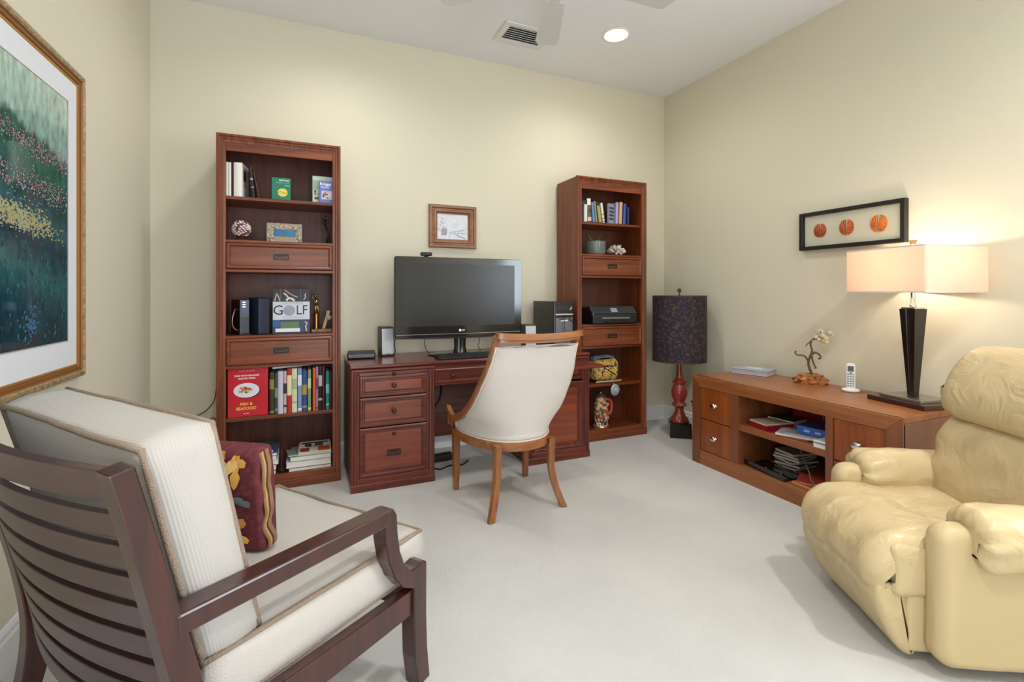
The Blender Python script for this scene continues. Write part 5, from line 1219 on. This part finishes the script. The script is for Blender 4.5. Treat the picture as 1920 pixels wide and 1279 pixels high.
# ---------------------------------------------------------------- leather recliner
rc = thing('recliner', 'pale yellow leather recliner with padded arms facing the desk side', 'armchair', (-1.343, -2.763, 0), math.radians(150.8))
lea = mat('butter_leather', '#c3ae85', .36, coat=.08, spec=.45)
nt = lea.node_tree; N = nt.nodes.new; L = nt.links.new; tc = nt.nodes['Texture Coordinate']
n1 = N('ShaderNodeTexNoise'); n1.inputs['Scale'].default_value = 7; n1.inputs['Detail'].default_value = 5; n1.inputs['Distortion'].default_value = 1.4
n2 = N('ShaderNodeTexVoronoi'); n2.inputs['Scale'].default_value = 240
L(tc.outputs['Object'], n1.inputs['Vector']); L(tc.outputs['Object'], n2.inputs['Vector'])
b1 = N('ShaderNodeBump'); b1.inputs['Strength'].default_value = .42; b1.inputs['Distance'].default_value = .03; L(n1.outputs[0], b1.inputs['Height'])
b2 = N('ShaderNodeBump'); b2.inputs['Strength'].default_value = .10; b2.inputs['Distance'].default_value = .002; L(n2.outputs[0], b2.inputs['Height']); L(b1.outputs[0], b2.inputs['Normal'])
L(b2.outputs[0], nt.nodes['Principled BSDF'].inputs['Normal'])
lea2 = mat('butter_leather_taut', '#c3ae85', .40, bump=.12, bscale=5, spec=.4)
def dense(pts, n=5): return [(p[0], p[1]) for p in spline([(a, b, 0) for a, b in pts], n, True)]
def crease(m, fn):
    m.v = [fn(*p) for p in m.v]; return m
# arm panels
prof = rrect(-.80, .0, .035, .475, .055, 7)
prof = [(x, z-(.03*max(0, (-x-.45))/.35 if z > .3 else 0)) for x, z in prof]
for a0_, a1_ in ((-.085, 0), (-.62, -.535)):
    puff(prof, a0_, a1_, .035, 'y', 7, wr=.004, wsc=5, seed=3).build('arm_panel', lea2, rc, smooth='all', merge=True)
# pillow pads strapped over the arms
for yc, sd in ((-.035, 1), (-.585, 5)):
    pr_ = dense([(yc-.088, .40), (yc-.092, .46), (yc-.065, .515), (yc, .538), (yc+.065, .515), (yc+.092, .46), (yc+.086, .39), (yc+.06, .365), (yc, .378), (yc-.06, .368)], 5)
    m = puff(pr_, -.58, -.085, .036, 'x', 8, wr=.010, wsc=8, seed=sd)
    def gather(x, y, z, yc=yc):
        q = max(0, 1-(-.085-x)/.16) if x < -.08 else 1
        ang = math.atan2(z-.45, y-yc)
        rr_ = q*.0055*math.sin(ang*9+x*30)
        z2 = z-.018*max(0, q-.2)**2*(1 if z > .45 else -.2)
        return (x-.008*abs(math.sin(ang*4.5))*q, y+rr_*math.cos(ang), z2+rr_*math.sin(ang))
    crease(m, gather).build('arm_pad', lea, rc, smooth='all', merge=True)
# seat with a rolled front
pr_ = dense([(-.52, .30), (-.52, .40), (-.36, .418), (-.18, .412), (-.05, .418), (.06, .408), (.12, .37), (.150, .32), (.155, .27), (.135, .225), (.10, .215), (.05, .25), (-.02, .30), (-.25, .30)], 7)
m = puff(pr_, -.555, -.070, .055, 'y', 8, wr=.012, wsc=7, seed=9)
def seatf(x, y, z):
    top = 1 if z > .33 else 0
    t_ = -.014*math.exp(-((x+.12)/.035)**2)*top*(.5+.5*math.cos((y+.31)*26))
    fold = .007*math.sin(y*48+x*14+3*noise.noise(Vector((x*5, y*5, 1))))*max(0, min(1, (x+.02)/.1))
    side = max(0, min(1, (-.13-y)/-.05+0))
    return (x+fold, y, z+t_+fold*.5)
crease(m, seatf).build('seat', lea, rc, smooth='all', merge=True)
# lower front apron of the footrest, hanging below the roll
pr_ = dense([(.05, .27), (.12, .262), (.142, .22), (.118, .14), (.078, .06), (.040, .022), (.010, .03), (.02, .09), (.04, .18)], 6)
m = puff(pr_, -.552, -.078, .022, 'y', 6, wr=.006, wsc=7, seed=12)
crease(m, lambda x, y, z: (x+.006*math.sin(y*60+z*20)*max(0, (z-.05)*5), y, z)).build('footrest', lea, rc, smooth='all', merge=True)
# strip of leather at the side of the seat between roll and arm
pr_ = rrect(-.12, .092, .215, .385, .03); puff(pr_, -.16, -.064, .022, 'y', 5, wr=.008, wsc=12, seed=4).build('seat_side', lea, rc, smooth='all', merge=True)
pr_ = rrect(-.10, .045, .035, .235, .02); puff(pr_, -.15, -.074, .018, 'y', 5, wr=.003, wsc=9, seed=8).build('footrest_side', lea2, rc, smooth='all', merge=True)
# back: lower pillow and overhanging headrest
pr_ = dense([(-.36, .37), (-.335, .46), (-.355, .56), (-.385, .65), (-.44, .715), (-.54, .73), (-.60, .66), (-.58, .50), (-.54, .37)], 6)
m = puff(pr_, -.575, -.045, .085, 'y', 9, wr=.014, wsc=6, seed=21)
def lumbar(x, y, z):
    f = .007*math.sin((z*1.0-y*.55)*42+4*noise.noise(Vector((y*4, z*4, 2))))*(1 if x > -.5 else 0)*(1-min(1, abs(z-.56)/.22))
    return (x+f, y, z)
crease(m, lumbar).build('back_cushion', lea, rc, smooth='all', merge=True)
pr_ = dense([(-.455, .70), (-.40, .705), (-.375, .76), (-.405, .86), (-.47, .95), (-.55, .985), (-.63, .97), (-.66, .88), (-.62, .76), (-.54, .70)], 6)
m = puff(pr_, -.585, -.035, .10, 'y', 10, wr=.010, wsc=5, seed=31)
m.build('headrest', lea, rc, smooth='all', merge=True)
pr_ = dense([(-.56, .25), (-.54, .5), (-.58, .72), (-.64, .93), (-.70, .93), (-.72, .7), (-.70, .25)], 5)
puff(pr_, -.57, -.05, .05, 'y', 6).build('back_shell', lea2, rc, smooth='all', merge=True)
m = M().box(-.70, -.10, -.56, -.06, .012, .05); m.box(-.68, -.62, -.55, -.07, 0, .014); m.box(-.2, -.14, -.55, -.07, 0, .014)
m.build('mechanism_base', blackm, rc, bevel=.004)
